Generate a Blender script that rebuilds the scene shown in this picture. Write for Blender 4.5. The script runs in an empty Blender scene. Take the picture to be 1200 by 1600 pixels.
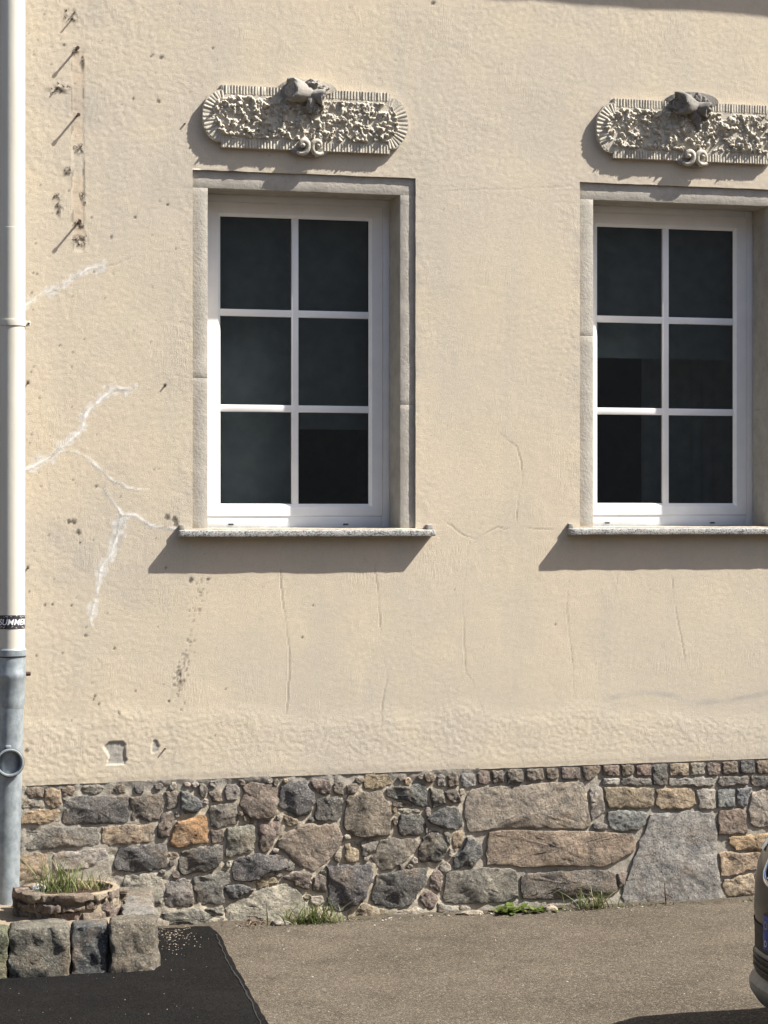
import bpy, bmesh, math, random
import numpy as np
from mathutils import Vector, Matrix

random.seed(7)
RNG = np.random.default_rng(11)
scene = bpy.context.scene
C = scene.collection

# ------------------------------------------------------------------ camera
PSI = math.radians(14.75)          # camera turned to the right of the wall's normal
FPX = 3530.0                       # focal length in pixels of the 1200 x 1600 photo (a phone's tele lens)
CAM_D, CAM_H = 10.04, 1.86
cam_data = bpy.data.cameras.new('camera')
cam_data.sensor_fit = 'VERTICAL'
cam_data.sensor_height = 36.0
cam_data.lens = FPX / 1600.0 * 36.0
cam_data.clip_end = 500
cam = bpy.data.objects.new('camera', cam_data)
C.objects.link(cam)
cam.location = (0, -CAM_D, CAM_H)
cam.rotation_euler = (math.radians(90), 0, -PSI)
scene.camera = cam

# ------------------------------------------------------------------ sky, sun, exposure
TO_SUN = Vector((2.42, -1.0, 2.94)).normalized()
world = bpy.data.worlds.new('World')
scene.world = world
world.use_nodes = True
wn = world.node_tree
for n in list(wn.nodes):
    wn.nodes.remove(n)
sky = wn.nodes.new('ShaderNodeTexSky')
sky.sky_type = 'NISHITA'
sky.sun_disc = False
sky.sun_elevation = math.asin(TO_SUN.z)
sky.sun_rotation = math.atan2(TO_SUN.x, TO_SUN.y)
sky.altitude = 200
sky.dust_density = 2.5
bg = wn.nodes.new('ShaderNodeBackground')
bg.inputs['Strength'].default_value = 0.075
wo = wn.nodes.new('ShaderNodeOutputWorld')
wn.links.new(sky.outputs[0], bg.inputs[0])
wn.links.new(bg.outputs[0], wo.inputs[0])

sun_data = bpy.data.lights.new('sun', 'SUN')
sun_data.energy = 5.0
sun_data.angle = math.radians(0.5)
sun_data.color = (1.0, 0.965, 0.90)
sun = bpy.data.objects.new('sun', sun_data)
C.objects.link(sun)
sun.rotation_euler = TO_SUN.to_track_quat('Z', 'Y').to_euler()
sun.location = (8, -6, 12)

scene.render.engine = 'CYCLES'
scene.cycles.max_bounces = 8
scene.cycles.diffuse_bounces = 3
scene.cycles.glossy_bounces = 3
scene.view_settings.view_transform = 'Standard'
scene.view_settings.look = 'None'
scene.view_settings.gamma = 1.0
scene.view_settings.use_curve_mapping = False
scene.view_settings.exposure = 1.33

# ------------------------------------------------------------------ helpers
SP, CP = math.sin(PSI), math.cos(PSI)

def at(px, py, Y=0.0):
    """point of the plane Y=const seen at a pixel of the photo"""
    dx = FPX * SP + (px - 600) * CP
    dy = FPX * CP - (px - 600) * SP
    t = (Y + CAM_D) / dy
    return Vector((dx * t, Y, CAM_H + (800 - py) * t))

def at_z(px, py, Z=0.0):
    """point of the plane Z=const seen at a pixel"""
    dx = FPX * SP + (px - 600) * CP
    dy = FPX * CP - (px - 600) * SP
    t = (Z - CAM_H) / (800 - py)
    return Vector((dx * t, dy * t - CAM_D, Z))

def props(o, label=None, cat=None, group=None, kind=None):
    if label: o['label'] = label
    if cat: o['category'] = cat
    if group: o['group'] = group
    if kind: o['kind'] = kind
    return o

def empty(name, loc=(0, 0, 0), parent=None):
    o = bpy.data.objects.new(name, None)
    o.empty_display_size = 0.1
    C.objects.link(o)
    o.location = loc
    if parent: o.parent = parent
    return o

def link_mesh(name, me, mat=None, parent=None, loc=None):
    o = bpy.data.objects.new(name, me)
    C.objects.link(o)
    if mat and not me.materials:
        me.materials.append(mat)
    if loc is not None:
        o.location = loc
    if parent: o.parent = parent
    return o

def smooth(me, angle=None):
    me.polygons.foreach_set('use_smooth', [True] * len(me.polygons))
    if angle:
        me.set_sharp_from_angle(angle=math.radians(angle))
    me.update()

class MB:
    """collects simple shapes into one mesh"""
    def __init__(self):
        self.v, self.f = [], []
    def add(self, vs, fs):
        b = len(self.v)
        self.v += [tuple(p) for p in vs]
        self.f += [tuple(i + b for i in f) for f in fs]
    def box(self, x0, x1, y0, y1, z0, z1):
        self.add([(x0, y0, z0), (x1, y0, z0), (x1, y1, z0), (x0, y1, z0), (x0, y0, z1), (x1, y0, z1), (x1, y1, z1), (x0, y1, z1)],
                 [(0, 3, 2, 1), (4, 5, 6, 7), (0, 1, 5, 4), (1, 2, 6, 5), (2, 3, 7, 6), (3, 0, 4, 7)])
    def tube(self, pts, radii, n=10, caps=True):
        pts = [Vector(p) for p in pts]
        if not hasattr(radii, '__len__'): radii = [radii] * len(pts)
        rings = []
        up = None
        for i, p in enumerate(pts):
            t = (pts[min(i + 1, len(pts) - 1)] - pts[max(i - 1, 0)]).normalized()
            if up is None:
                up = Vector((0, 0, 1)) if abs(t.z) < .9 else Vector((0, 1, 0))
            a = (up - t * up.dot(t)).normalized()
            up = a
            b = t.cross(a)
            rings.append([p + (a * math.cos(2 * math.pi * k / n) + b * math.sin(2 * math.pi * k / n)) * radii[i] for k in range(n)])
        vs = [q for r in rings for q in r]
        fs = []
        for i in range(len(pts) - 1):
            for k in range(n):
                k2 = (k + 1) % n
                fs.append((i * n + k, i * n + k2, (i + 1) * n + k2, (i + 1) * n + k))
        if caps:
            fs.append(tuple(range(n - 1, -1, -1)))
            fs.append(tuple((len(pts) - 1) * n + k for k in range(n)))
        self.add(vs, fs)
    def lathe(self, prof, origin, axis='Z', n=40, a0=0.0, a1=2 * math.pi):
        """prof: list of (radius, height) about an axis through origin"""
        o = Vector(origin)
        full = abs(a1 - a0 - 2 * math.pi) < 1e-6
        m = n if full else n + 1
        vs = []
        for r, h in prof:
            for k in range(m):
                a = a0 + (a1 - a0) * k / n
                c, s = r * math.cos(a), r * math.sin(a)
                if axis == 'Z': vs.append(o + Vector((c, s, h)))
                elif axis == 'X': vs.append(o + Vector((h, c, s)))
                else: vs.append(o + Vector((c, h, s)))
        fs = []
        for i in range(len(prof) - 1):
            for k in range(n):
                k2 = (k + 1) % m
                fs.append((i * m + k, i * m + k2, (i + 1) * m + k2, (i + 1) * m + k))
        self.add(vs, fs)
    def mesh(self, name='mesh'):
        me = bpy.data.meshes.new(name)
        me.from_pydata(self.v, [], self.f)
        me.validate()
        bm = bmesh.new(); bm.from_mesh(me)
        bmesh.ops.recalc_face_normals(bm, faces=bm.faces)
        bm.to_mesh(me); bm.free()
        return me
    def build(self, name, mat, parent=None, bevel=0.0, sm=None, seg=2):
        me = self.mesh(name)
        if bevel:
            bm = bmesh.new(); bm.from_mesh(me)
            ed = [e for e in bm.edges if len(e.link_faces) == 2 and e.calc_face_angle() > .5]
            bmesh.ops.bevel(bm, geom=ed, offset=bevel, segments=seg, profile=.5, affect='EDGES', clamp_overlap=True)
            bm.to_mesh(me); bm.free()
        if sm is not None or bevel:
            smooth(me, sm or 40)
        return link_mesh(name, me, mat, parent)

# value noise in numpy
NT_CACHE = {}
def vnoise(x, y, seed):
    if seed not in NT_CACHE:
        NT_CACHE[seed] = np.random.default_rng(seed).random((256, 256)) * 2 - 1
    T = NT_CACHE[seed]
    xi, yi = np.floor(x).astype(int), np.floor(y).astype(int)
    fx, fy = x - xi, y - yi
    fx = fx * fx * fx * (fx * (fx * 6 - 15) + 10); fy = fy * fy * fy * (fy * (fy * 6 - 15) + 10)
    a, b = T[xi & 255, yi & 255], T[(xi + 1) & 255, yi & 255]
    c, d = T[xi & 255, (yi + 1) & 255], T[(xi + 1) & 255, (yi + 1) & 255]
    return (a * (1 - fx) + b * fx) * (1 - fy) + (c * (1 - fx) + d * fx) * fy

def fbm(x, y, scale, seed, octs=4, gain=.5):
    s, a, t = 0, 1, 0
    for o in range(octs):
        s = s + a * vnoise(x * scale + 31.7 * o, y * scale + 17.3 * o, seed + o)
        t += a; a *= gain; scale *= 2.03
    return s / t

def sstep(a, b, x):
    t = np.clip((x - a) / (b - a), 0, 1)
    return t * t * (3 - 2 * t)

def poly_dist(X, Z, pts):
    """distance of points to a polyline, and the parameter along it 0..1"""
    best = np.full(X.shape, 1e9); par = np.zeros(X.shape)
    n = len(pts) - 1
    for i in range(n):
        ax, az = pts[i]; bx, bz = pts[i + 1]
        dx, dz = bx - ax, bz - az
        t = np.clip(((X - ax) * dx + (Z - az) * dz) / (dx * dx + dz * dz + 1e-12), 0, 1)
        d = np.hypot(X - ax - t * dx, Z - az - t * dz)
        m = d < best
        best = np.where(m, d, best); par = np.where(m, (i + t) / n, par)
    return best, par

def wiggle(pts, amp, step, seed):
    """subdivide a polyline and jitter it like a crack"""
    r = random.Random(seed)
    out = []
    for i in range(len(pts) - 1):
        a, b = Vector(pts[i]), Vector(pts[i + 1])
        n = max(1, int((b - a).length / step))
        nn = Vector((-(b - a).y, (b - a).x)).normalized()
        for k in range(n):
            out.append(tuple(a.lerp(b, k / n) + nn * r.uniform(-amp, amp)))
    out.append(tuple(pts[-1]))
    return out

# ------------------------------------------------------------------ materials
class NT:
    def __init__(self, name, rough=.8, spec=.3):
        self.m = bpy.data.materials.new(name)
        self.m.use_nodes = True
        self.t = self.m.node_tree
        self.p = self.t.nodes['Principled BSDF']
        self.p.inputs['Roughness'].default_value = rough
        self.p.inputs['Specular IOR Level'].default_value = spec
        self.co = None
    def n(self, typ, **kw):
        x = self.t.nodes.new(typ)
        for k, v in kw.items():
            if k.startswith('i_'):
                x.inputs[k[2:].replace('_', ' ')].default_value = v
            else:
                setattr(x, k, v)
        return x
    def l(self, a, b):
        self.t.links.new(a, b)
    def coord(self, which='Object', scale=None):
        tc = self.n('ShaderNodeTexCoord')
        o = tc.outputs[which]
        if scale:
            mp = self.n('ShaderNodeMapping')
            mp.inputs['Scale'].default_value = scale
            self.l(o, mp.inputs['Vector']); o = mp.outputs[0]
        return o
    def noise(self, scale, detail=4, rough=.55, vec=None, dist=0.0):
        x = self.n('ShaderNodeTexNoise')
        x.inputs['Scale'].default_value = scale
        x.inputs['Detail'].default_value = detail
        x.inputs['Roughness'].default_value = rough
        x.inputs['Distortion'].default_value = dist
        self.l(vec if vec is not None else self.coord(), x.inputs['Vector'])
        return x.outputs['Fac']
    def voro(self, scale, vec=None, feature='F1', out='Distance', rnd=1.0):
        x = self.n('ShaderNodeTexVoronoi', feature=feature)
        x.inputs['Scale'].default_value = scale
        x.inputs['Randomness'].default_value = rnd
        self.l(vec if vec is not None else self.coord(), x.inputs['Vector'])
        return x.outputs[out]
    def ramp(self, fac, stops):
        r = self.n('ShaderNodeValToRGB')
        e = r.color_ramp.elements
        while len(e) < len(stops): e.new(.5)
        for i, (p, c) in enumerate(stops):
            e[i].position = p
            e[i].color = (c, c, c, 1) if not hasattr(c, '__len__') else (*c, 1)
        self.l(fac, r.inputs[0])
        return r.outputs[0]
    def mix(self, fac, a, b, mode='MIX'):
        x = self.n('ShaderNodeMix', data_type='RGBA', blend_type=mode)
        for s, v in ((x.inputs[0], fac), (x.inputs[6], a), (x.inputs[7], b)):
            if hasattr(v, 'is_output'): self.l(v, s)
            elif hasattr(v, '__len__'): s.default_value = (*v, 1)
            else: s.default_value = v if s == x.inputs[0] else (v, v, v, 1)
        return x.outputs[2]
    def math(self, op, a, b=0.0):
        x = self.n('ShaderNodeMath', operation=op)
        for s, v in ((x.inputs[0], a), (x.inputs[1], b)):
            if hasattr(v, 'is_output'): self.l(v, s)
            else: s.default_value = v
        return x.outputs[0]
    def bump(self, h, dist=.002, strength=1.0, normal=None):
        b = self.n('ShaderNodeBump')
        b.inputs['Distance'].default_value = dist
        b.inputs['Strength'].default_value = strength
        self.l(h, b.inputs['Height'])
        if normal is not None: self.l(normal, b.inputs['Normal'])
        return b.outputs[0]
    def out(self, color=None, normal=None, rough=None):
        if color is not None:
            if hasattr(color, 'is_output'): self.l(color, self.p.inputs['Base Color'])
            else: self.p.inputs['Base Color'].default_value = (*color, 1)
        if normal is not None: self.l(normal, self.p.inputs['Normal'])
        if rough is not None: self.l(rough, self.p.inputs['Roughness'])
        return self.m

def m_plaster():
    t = NT('plaster', .9, .15)
    a = t.noise(0.75, 4, .6)
    col = t.mix(t.ramp(a, [(.38, 0.0), (.62, 1.0)]), (.560, .474, .357), (.495, .433, .347))
    a2 = t.noise(2.6, 4, .65)
    col = t.mix(t.math('MULTIPLY', t.ramp(a2, [(.50, 0.0), (.70, 1.0)]), .55), col, (.590, .500, .355))
    b = t.noise(1.0, 4, .6, t.coord('Object', (5.0, 1, .7)))
    col = t.mix(t.math('MULTIPLY', t.ramp(b, [(.5, 0.0), (.72, 1.0)]), .40), col, (.425, .390, .325))
    c = t.noise(24, 4, .7)
    col = t.mix(t.math('MULTIPLY', t.ramp(c, [(.44, 0.0), (.72, 1.0)]), .30), col, (.40, .355, .275))
    g_ = t.noise(170, 3, .75)
    col = t.mix(t.math('MULTIPLY', t.ramp(g_, [(.28, 1.0), (.50, 0.0)]), .34), col, (.34, .295, .22))
    col = t.mix(t.math('MULTIPLY', t.ramp(g_, [(.54, 0.0), (.74, 1.0)]), .30), col, (.68, .61, .48))
    w = t.n('ShaderNodeVertexColor', layer_name='wear')
    sp = t.n('ShaderNodeSeparateColor'); t.l(w.outputs[0], sp.inputs[0])
    al = w.outputs[1]
    fine = t.noise(210, 4, .6)
    col = t.mix(al, col, (.50, .385, .27))
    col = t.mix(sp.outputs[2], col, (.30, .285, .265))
    f = t.math('MULTIPLY', sp.outputs[0], t.ramp(t.noise(70, 5, .7), [(.25, .45), (.55, 1.0)]))
    col = t.mix(f, col, (.70, .695, .68))
    d = t.math('MULTIPLY', sp.outputs[1], t.ramp(fine, [(.3, .6), (.6, 1.0)]))
    col = t.mix(d, col, (.045, .038, .032))
    spk = t.ramp(t.voro(46), [(.035, 1.0), (.06, 0.0)])
    rare = t.ramp(t.noise(2.6, 3), [(.58, 0.0), (.68, 1.0)])
    col = t.mix(t.math('MULTIPLY', t.math('MULTIPLY', spk, rare), .55), col, (.16, .13, .10))
    fine_b = t.noise(190, 4, .8, t.coord('Object', (1, 1, 1.2)), .6)
    mp = t.n('ShaderNodeMapping'); mp.inputs['Rotation'].default_value = (0, math.radians(38), 0); mp.inputs['Scale'].default_value = (150, 60, 22)
    t.l(t.coord(), mp.inputs['Vector'])
    trow = t.noise(1.0, 3, .6, mp.outputs[0])
    msk = t.ramp(t.noise(3.3, 3, .6), [(.52, 0.0), (.66, 1.0)])
    bv = t.math('ADD', fine_b, t.math('MULTIPLY', t.math('MULTIPLY', trow, msk), .8))
    nm = t.bump(bv, .0026, .8)
    return t.out(col, nm)

def m_rock(name, mult=1.0, lichen=True):
    """natural stone; the block's own colour comes from the object colour"""
    t = NT(name, .85, .25)
    oi = t.n('ShaderNodeObjectInfo')
    vec = t.n('ShaderNodeVectorMath', operation='ADD')
    cb = t.n('ShaderNodeCombineXYZ')
    t.l(t.math('MULTIPLY', oi.outputs['Random'], 37.0), cb.inputs[0])
    t.l(t.math('MULTIPLY', oi.outputs['Random'], 91.0), cb.inputs[2])
    t.l(t.coord(), vec.inputs[0]); t.l(cb.outputs[0], vec.inputs[1])
    v = vec.outputs[0]
    base = oi.outputs['Color']
    dark = t.mix(1.0, base, (.50, .50, .52), 'MULTIPLY')
    lite = t.mix(1.0, base, (1.55, 1.45, 1.35), 'MULTIPLY')
    col = t.mix(t.ramp(t.noise(16, 5, .68, v), [(.3, 0.0), (.68, 1.0)]), dark, lite)
    col = t.mix(t.math('MULTIPLY', t.ramp(t.noise(7, 4, .6, v), [(.52, 0.0), (.66, 1.0)]), .55), col, (.23, .17, .115))
    col = t.mix(t.math('MULTIPLY', t.ramp(t.noise(120, 4, .7, v), [(.52, 0.0), (.66, 1.0)]), .6), col, (.40, .37, .33))
    col = t.mix(t.math('MULTIPLY', t.ramp(t.noise(75, 4, .7, v), [(.32, 1.0), (.46, 0.0)]), .7), col, (.03, .028, .026))
    h = t.math('ADD', t.noise(52, 6, .78, v, .4), t.math('MULTIPLY', t.noise(12, 5, .6, v), 1.0))
    h = t.math('ADD', h, t.math('MULTIPLY', t.voro(34, v, 'F1'), -.35))
    nm = t.bump(h, .022, 1.0)
    return t.out(col, nm)

def m_mortar():
    t = NT('mortar', .95, .1)
    w = t.n('ShaderNodeVertexColor', layer_name='wear')
    sp = t.n('ShaderNodeSeparateColor'); t.l(w.outputs[0], sp.inputs[0])
    col = t.mix(t.ramp(t.noise(9, 6, .65), [(.35, 0.0), (.65, 1.0)]), (.35, .310, .245), (.48, .415, .315))
    col = t.mix(sp.outputs[0], col, (.30, .275, .235))
    col = t.mix(sp.outputs[1], col, (.09, .085, .075))
    col = t.mix(t.math('MULTIPLY', t.ramp(t.noise(90, 5, .7), [(.48, 0.0), (.7, 1.0)]), .5), col, (.15, .13, .10))
    col = t.mix(sp.outputs[2], col, (.07, .085, .03))
    h = t.math('ADD', t.noise(60, 7, .7), t.math('MULTIPLY', t.noise(220, 3, .6), .5))
    return t.out(col, t.bump(h, .006, .9))

def m_cement(name, base, dark, wear=True, grit=90, bump=.002):
    """weathered cast stone"""
    t = NT(name, .9, .15)
    col = t.mix(t.ramp(t.noise(14, 6, .65), [(.35, 0.0), (.7, 1.0)]), base, tuple(c * .74 for c in base))
    col = t.mix(t.math('MULTIPLY', t.ramp(t.noise(48, 6, .7), [(.52, 0.0), (.7, 1.0)]), .55), col, dark)
    col = t.mix(t.math('MULTIPLY', t.ramp(t.noise(4, 4, .6), [(.48, 0.0), (.66, 1.0)]), .35), col, tuple(c * 1.15 for c in base))
    h = t.math('ADD', t.noise(grit, 6, .65), t.math('MULTIPLY', t.noise(grit * 3, 3, .6), .4))
    return t.out(col, t.bump(h, bump, .8))

def m_asphalt(name, base, speck, stain, big=1.3):
    t = NT(name, .95, .06)
    v = t.coord()
    col = t.mix(t.ramp(t.noise(big, 5, .62), [(.33, 0.0), (.68, 1.0)]), base, tuple(c * 1.5 for c in base))
    col = t.mix(t.math('MULTIPLY', t.ramp(t.noise(4.0, 5, .7), [(.48, 0.0), (.68, 1.0)]), .6), col, stain)
    vc = t.n('ShaderNodeTexVoronoi'); vc.inputs['Scale'].default_value = 170; t.l(v, vc.inputs['Vector'])
    g = t.n('ShaderNodeSeparateColor'); t.l(vc.outputs['Color'], g.inputs[0])
    col = t.mix(t.math('MULTIPLY', t.ramp(g.outputs[0], [(.66, 0.0), (.98, 1.0)]), .62), col, speck)
    col = t.mix(t.math('MULTIPLY', t.ramp(g.outputs[1], [(.6, 0.0), (.95, 1.0)]), .7), col, tuple(c * .42 for c in base))
    dst = t.math('SUBTRACT', 1.0, vc.outputs['Distance'])
    h = t.math('ADD', t.math('MULTIPLY', dst, .8), t.noise(60, 5, .65))
    return t.out(col, t.bump(h, .004, .9))

def m_plain(name, col, rough=.5, spec=.5, var=.1, scale=20, bump=0.0, metal=0.0, bscale=60):
    t = NT(name, rough, spec)
    t.p.inputs['Metallic'].default_value = metal
    c = t.mix(t.ramp(t.noise(scale, 5, .6), [(.35, 0.0), (.68, 1.0)]), tuple(max(0, x * (1 - var)) for x in col), tuple(min(1, x * (1 + var)) for x in col))
    r = t.ramp(t.noise(scale * 1.7, 4), [(.3, max(0, rough - .08)), (.7, min(1, rough + .1))])
    nm = t.bump(t.noise(bscale, 4), bump, .7) if bump else None
    return t.out(c, nm, r)

def m_granite():
    t = NT('granite', .55, .4)
    vc = t.n('ShaderNodeTexVoronoi'); vc.inputs['Scale'].default_value = 210; t.l(t.coord(), vc.inputs['Vector'])
    g = t.n('ShaderNodeSeparateColor'); t.l(vc.outputs['Color'], g.inputs[0])
    col = t.ramp(g.outputs[0], [(.0, (.04, .04, .04)), (.25, (.10, .10, .10)), (.4, (.22, .22, .21)), (.7, (.32, .31, .29)), (1.0, (.46, .45, .42))])
    col = t.mix(t.math('MULTIPLY', t.ramp(t.noise(12, 5, .6), [(.45, 0.0), (.75, 1.0)]), .4), col, (.42, .38, .31))
    return t.out(col, t.bump(t.noise(180, 3), .0008, .6))

def m_pipe_white():
    t = NT('painted_pipe', .42, .5)
    v = t.coord('Object', (6, 6, .8))
    col = t.mix(t.ramp(t.noise(3, 5, .6, v), [(.4, 0.0), (.72, 1.0)]), (.54, .515, .445), (.49, .455, .38))
    sc = t.ramp(t.noise(60, 6, .75, t.coord('Object', (1, 1, .45))), [(.66, 0.0), (.70, 1.0)])
    col = t.mix(t.math('MULTIPLY', sc, .55), col, (.22, .20, .17))
    return t.out(col, t.bump(t.noise(25, 3), .001, .5))

def m_zinc():
    t = NT('galvanised_steel', .42, .5)
    t.p.inputs['Metallic'].default_value = .35
    v = t.coord('Object', (1, 1, .7))
    col = t.mix(t.ramp(t.noise(28, 6, .7, v), [(.36, 0.0), (.64, 1.0)]), (.20, .23, .245), (.33, .36, .375))
    col = t.mix(t.math('MULTIPLY', t.ramp(t.noise(7, 5, .6), [(.55, 0.0), (.75, 1.0)]), .4), col, (.14, .155, .16))
    return t.out(col, t.bump(t.noise(45, 4), .001, .5), t.ramp(t.noise(30, 4), [(.3, .3), (.7, .6)]))

def m_glass():
    t = NT('window_glass', .0, .5)
    t.p.inputs['Transmission Weight'].default_value = 1.0
    t.p.inputs['IOR'].default_value = 1.5
    t.p.inputs['Base Color'].default_value = (.78, .84, .84, 1)
    t.l(t.bump(t.noise(1.6, 2), .004, .25), t.p.inputs['Normal'])
    return t.m

def m_leaf(name, c1, c2):
    t = NT(name, .55, .35)
    oi = t.n('ShaderNodeNewGeometry')
    col = t.mix(oi.outputs['Random Per Island'], c1, c2)
    t.out(col)
    t.p.inputs['Subsurface Weight'].default_value = 0.0
    tr = t.n('ShaderNodeBsdfTranslucent'); t.l(col, tr.inputs[0])
    mx = t.n('ShaderNodeMixShader'); mx.inputs[0].default_value = .3
    o = t.t.nodes['Material Output']
    t.l(t.p.outputs[0], mx.inputs[1]); t.l(tr.outputs[0], mx.inputs[2]); t.l(mx.outputs[0], o.inputs[0])
    return t.m

M = dict(
    plaster=m_plaster(), rock=m_rock('rubble_stone'), mortar=m_mortar(),
    surround=m_cement('grey_surround', (.415, .38, .325), (.26, .235, .20), grit=70, bump=.003),
    cart=m_cement('cast_stone', (.49, .445, .365), (.18, .165, .14), grit=110, bump=.003),
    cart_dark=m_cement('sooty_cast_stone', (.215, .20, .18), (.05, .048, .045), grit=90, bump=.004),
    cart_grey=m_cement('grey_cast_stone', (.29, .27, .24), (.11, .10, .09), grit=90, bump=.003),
    upvc=m_plain('white_window_frame', (.82, .81, .785), .35, .5, .04, 8),
    slot=m_plain('dark_slot', (.02, .02, .02), .7, .2),
    glass=m_glass(), granite=m_granite(),
    room=m_plain('dim_room', (.035, .037, .04), .9, .1),
    drape=m_plain('grey_curtain', (.12, .135, .14), .95, .1, .12, 14),
    asphalt=m_asphalt('old_asphalt', (.070, .058, .044), (.23, .195, .15), (.046, .039, .031)),
    tar=m_asphalt('fresh_asphalt', (.0065, .0061, .0059), (.020, .019, .018), (.013, .0112, .0098), 2.2),
    pipe=m_pipe_white(), zinc=m_zinc(),
    rubber=m_plain('black_rubber', (.02, .02, .022), .6, .4),
    rust=m_plain('rusty_iron', (.06, .035, .025), .85, .3, .4, 120, .001),
    sticker=m_plain('sticker_print', (.035, .03, .035), .45, .4, .6, 90),
    white=m_plain('white_print', (.75, .75, .75), .5, .4, .05),
    brick=m_cement('planter_stone', (.215, .165, .135), (.09, .07, .06), grit=70, bump=.006),
    pmortar=m_cement('planter_mortar', (.26, .21, .15), (.13, .11, .085), grit=60, bump=.006),
    soil=m_cement('soil', (.060, .038, .028), (.025, .018, .014), grit=60, bump=.02),
    grass=m_leaf('grass_blade', (.075, .105, .024), (.165, .185, .065)),
    weed=m_leaf('weed_leaf', (.07, .105, .02), (.15, .18, .045)),
    moss=m_leaf('moss_growth', (.055, .065, .02), (.15, .14, .05)),
    straw=m_leaf('dry_straw', (.36, .29, .16), (.25, .19, .10)),
    litter=m_leaf('dry_leaf', (.12, .075, .05), (.24, .17, .11)),
    chip=m_plain('pale_chip', (.30, .27, .225), .9, .2, .25, 40),
)

def add_wear(me, rgba):
    a = me.color_attributes.new('wear', 'FLOAT_COLOR', 'POINT')
    a.data.foreach_set('color', np.ascontiguousarray(rgba, dtype=np.float32).ravel())

def grid_mesh(name, xs, zs, Y, keep=None, flip=False):
    """mesh over the grid xs (columns) x zs (rows); Y, and optionally Xw/Zw given as full arrays"""
    X, Z = Y[0], Y[2]; Yv = Y[1]
    nx, nz = X.shape
    co = np.stack([X, Yv, Z], -1).reshape(-1, 3)
    i, k = np.meshgrid(np.arange(nx - 1), np.arange(nz - 1), indexing='ij')
    a = i * nz + k
    q = np.stack([a, a + nz, a + nz + 1, a + 1], -1)
    if keep is not None: q = q[keep]
    else: q = q.reshape(-1, 4)
    if flip: q = q[:, ::-1]
    me = bpy.data.meshes.new(name)
    me.vertices.add(len(co)); me.vertices.foreach_set('co', co.astype(np.float32).ravel())
    me.loops.add(len(q) * 4); me.loops.foreach_set('vertex_index', q.astype(np.int32).ravel())
    me.polygons.add(len(q)); me.polygons.foreach_set('loop_start', np.arange(0, len(q) * 4, 4, dtype=np.int32))
    me.polygons.foreach_set('loop_total', np.full(len(q), 4, dtype=np.int32))
    me.update(calc_edges=True)
    me.polygons.foreach_set('use_smooth', np.ones(len(q), dtype=bool))
    return me

# ------------------------------------------------------------------ main measures of the facade
SUR_Y = 0.012                                   # face of the window surrounds, a little behind the plaster
W = []                                          # outer edges of the two surrounds: x0, x1, z0, z1
for pl, pr, ptop, dz in ((301, 649.5, 265, 0.0), (906, None, 283, 0.012)):
    x0 = at(pl, 600).x
    x1 = at(pr, 600).x if pr else x0 + (W[0][1] - W[0][0])
    W.append((x0, x1, 1.785 + dz * .4, 3.400 + dz))
PLINTH_TOP_L, PLINTH_TOP_R = at(35, 1228), at(1200, 1185)
def plinth_top(x):
    t = (x - PLINTH_TOP_L.x) / (PLINTH_TOP_R.x - PLINTH_TOP_L.x)
    return PLINTH_TOP_L.z + (PLINTH_TOP_R.z - PLINTH_TOP_L.z) * t

house = empty('house', (2.0, 0, 0))
props(house, 'cream rendered old house front with two white windows above a rubble stone plinth', 'house')
def hp(o):
    """parent to the house keeping world coordinates"""
    o.parent = house
    o.matrix_parent_inverse = Matrix.Translation(-house.location)
    return o

# ------------------------------------------------------------------ ground
XL, XR = -12.0, 16.0
def ground_sheet():
    mb = MB()
    mb.add([(-150, -150, 0), (150, -150, 0), (150, .3, 0), (-150, .3, 0)], [(0, 1, 2, 3)])
    o = mb.build('ground', M['asphalt'])
    props(o, kind='structure')
ground_sheet()

def asphalt_patch():
    """darker resurfaced strip at lower left: a sheet a few mm above the old surface, with a ragged edge"""
    edge_px = [(318, 1441), (340, 1456), (350, 1474), (362, 1500), (378, 1528), (396, 1560), (414, 1592), (440, 1640), (520, 1780), (650, 2000)]
    e = [at_z(x, y, .004) for x, y in edge_px]
    pts = wiggle([(p.x, p.y) for p in e], .004, .05, 4)
    mb = MB()
    n = len(pts)
    vs = [(x, y, .005 + random.uniform(-.0008, .001)) for x, y in pts] + [(x + .004, y, -.002) for x, y in pts]
    vs += [(x - .09, y, .006) for x, y in pts] + [(-6, y, .006) for x, y in pts]
    fs = []
    for i in range(n - 1):
        fs.append((i, i + 1, n + i + 1, n + i))
        fs.append((2 * n + i, 2 * n + i + 1, i + 1, i))
        fs.append((3 * n + i, 3 * n + i + 1, 2 * n + i + 1, 2 * n + i))
    mb.add(vs, fs)
    o = mb.build('asphalt_patch', M['tar'])
    props(o, kind='structure')
    # crack that runs just inside the patch edge
    c_px = [(338, 1462), (345, 1480), (352, 1496), (358, 1510), (368, 1524), (376, 1538), (384, 1552), (394, 1570), (402, 1590), (412, 1612)]
    c = [at_z(x, y, .0) for x, y in c_px]
    p2 = wiggle([(p.x, p.y) for p in c], .0035, .045, 9)
    mb = MB()
    vs = []
    for i, (x, y) in enumerate(p2):
        w = random.uniform(.0015, .0045)
        vs += [(x - w, y, .0075), (x + w, y, .0072)]
    mb.add(vs, [(2 * i, 2 * i + 1, 2 * i + 3, 2 * i + 2) for i in range(len(p2) - 1)])
    k = mb.build('crack', M['slot'], o)
asphalt_patch()

# ------------------------------------------------------------------ rendered wall
def px_line(pts, Y=0.0):
    return [(at(x, y, Y).x, at(x, y, Y).z) for x, y in pts]

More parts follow.
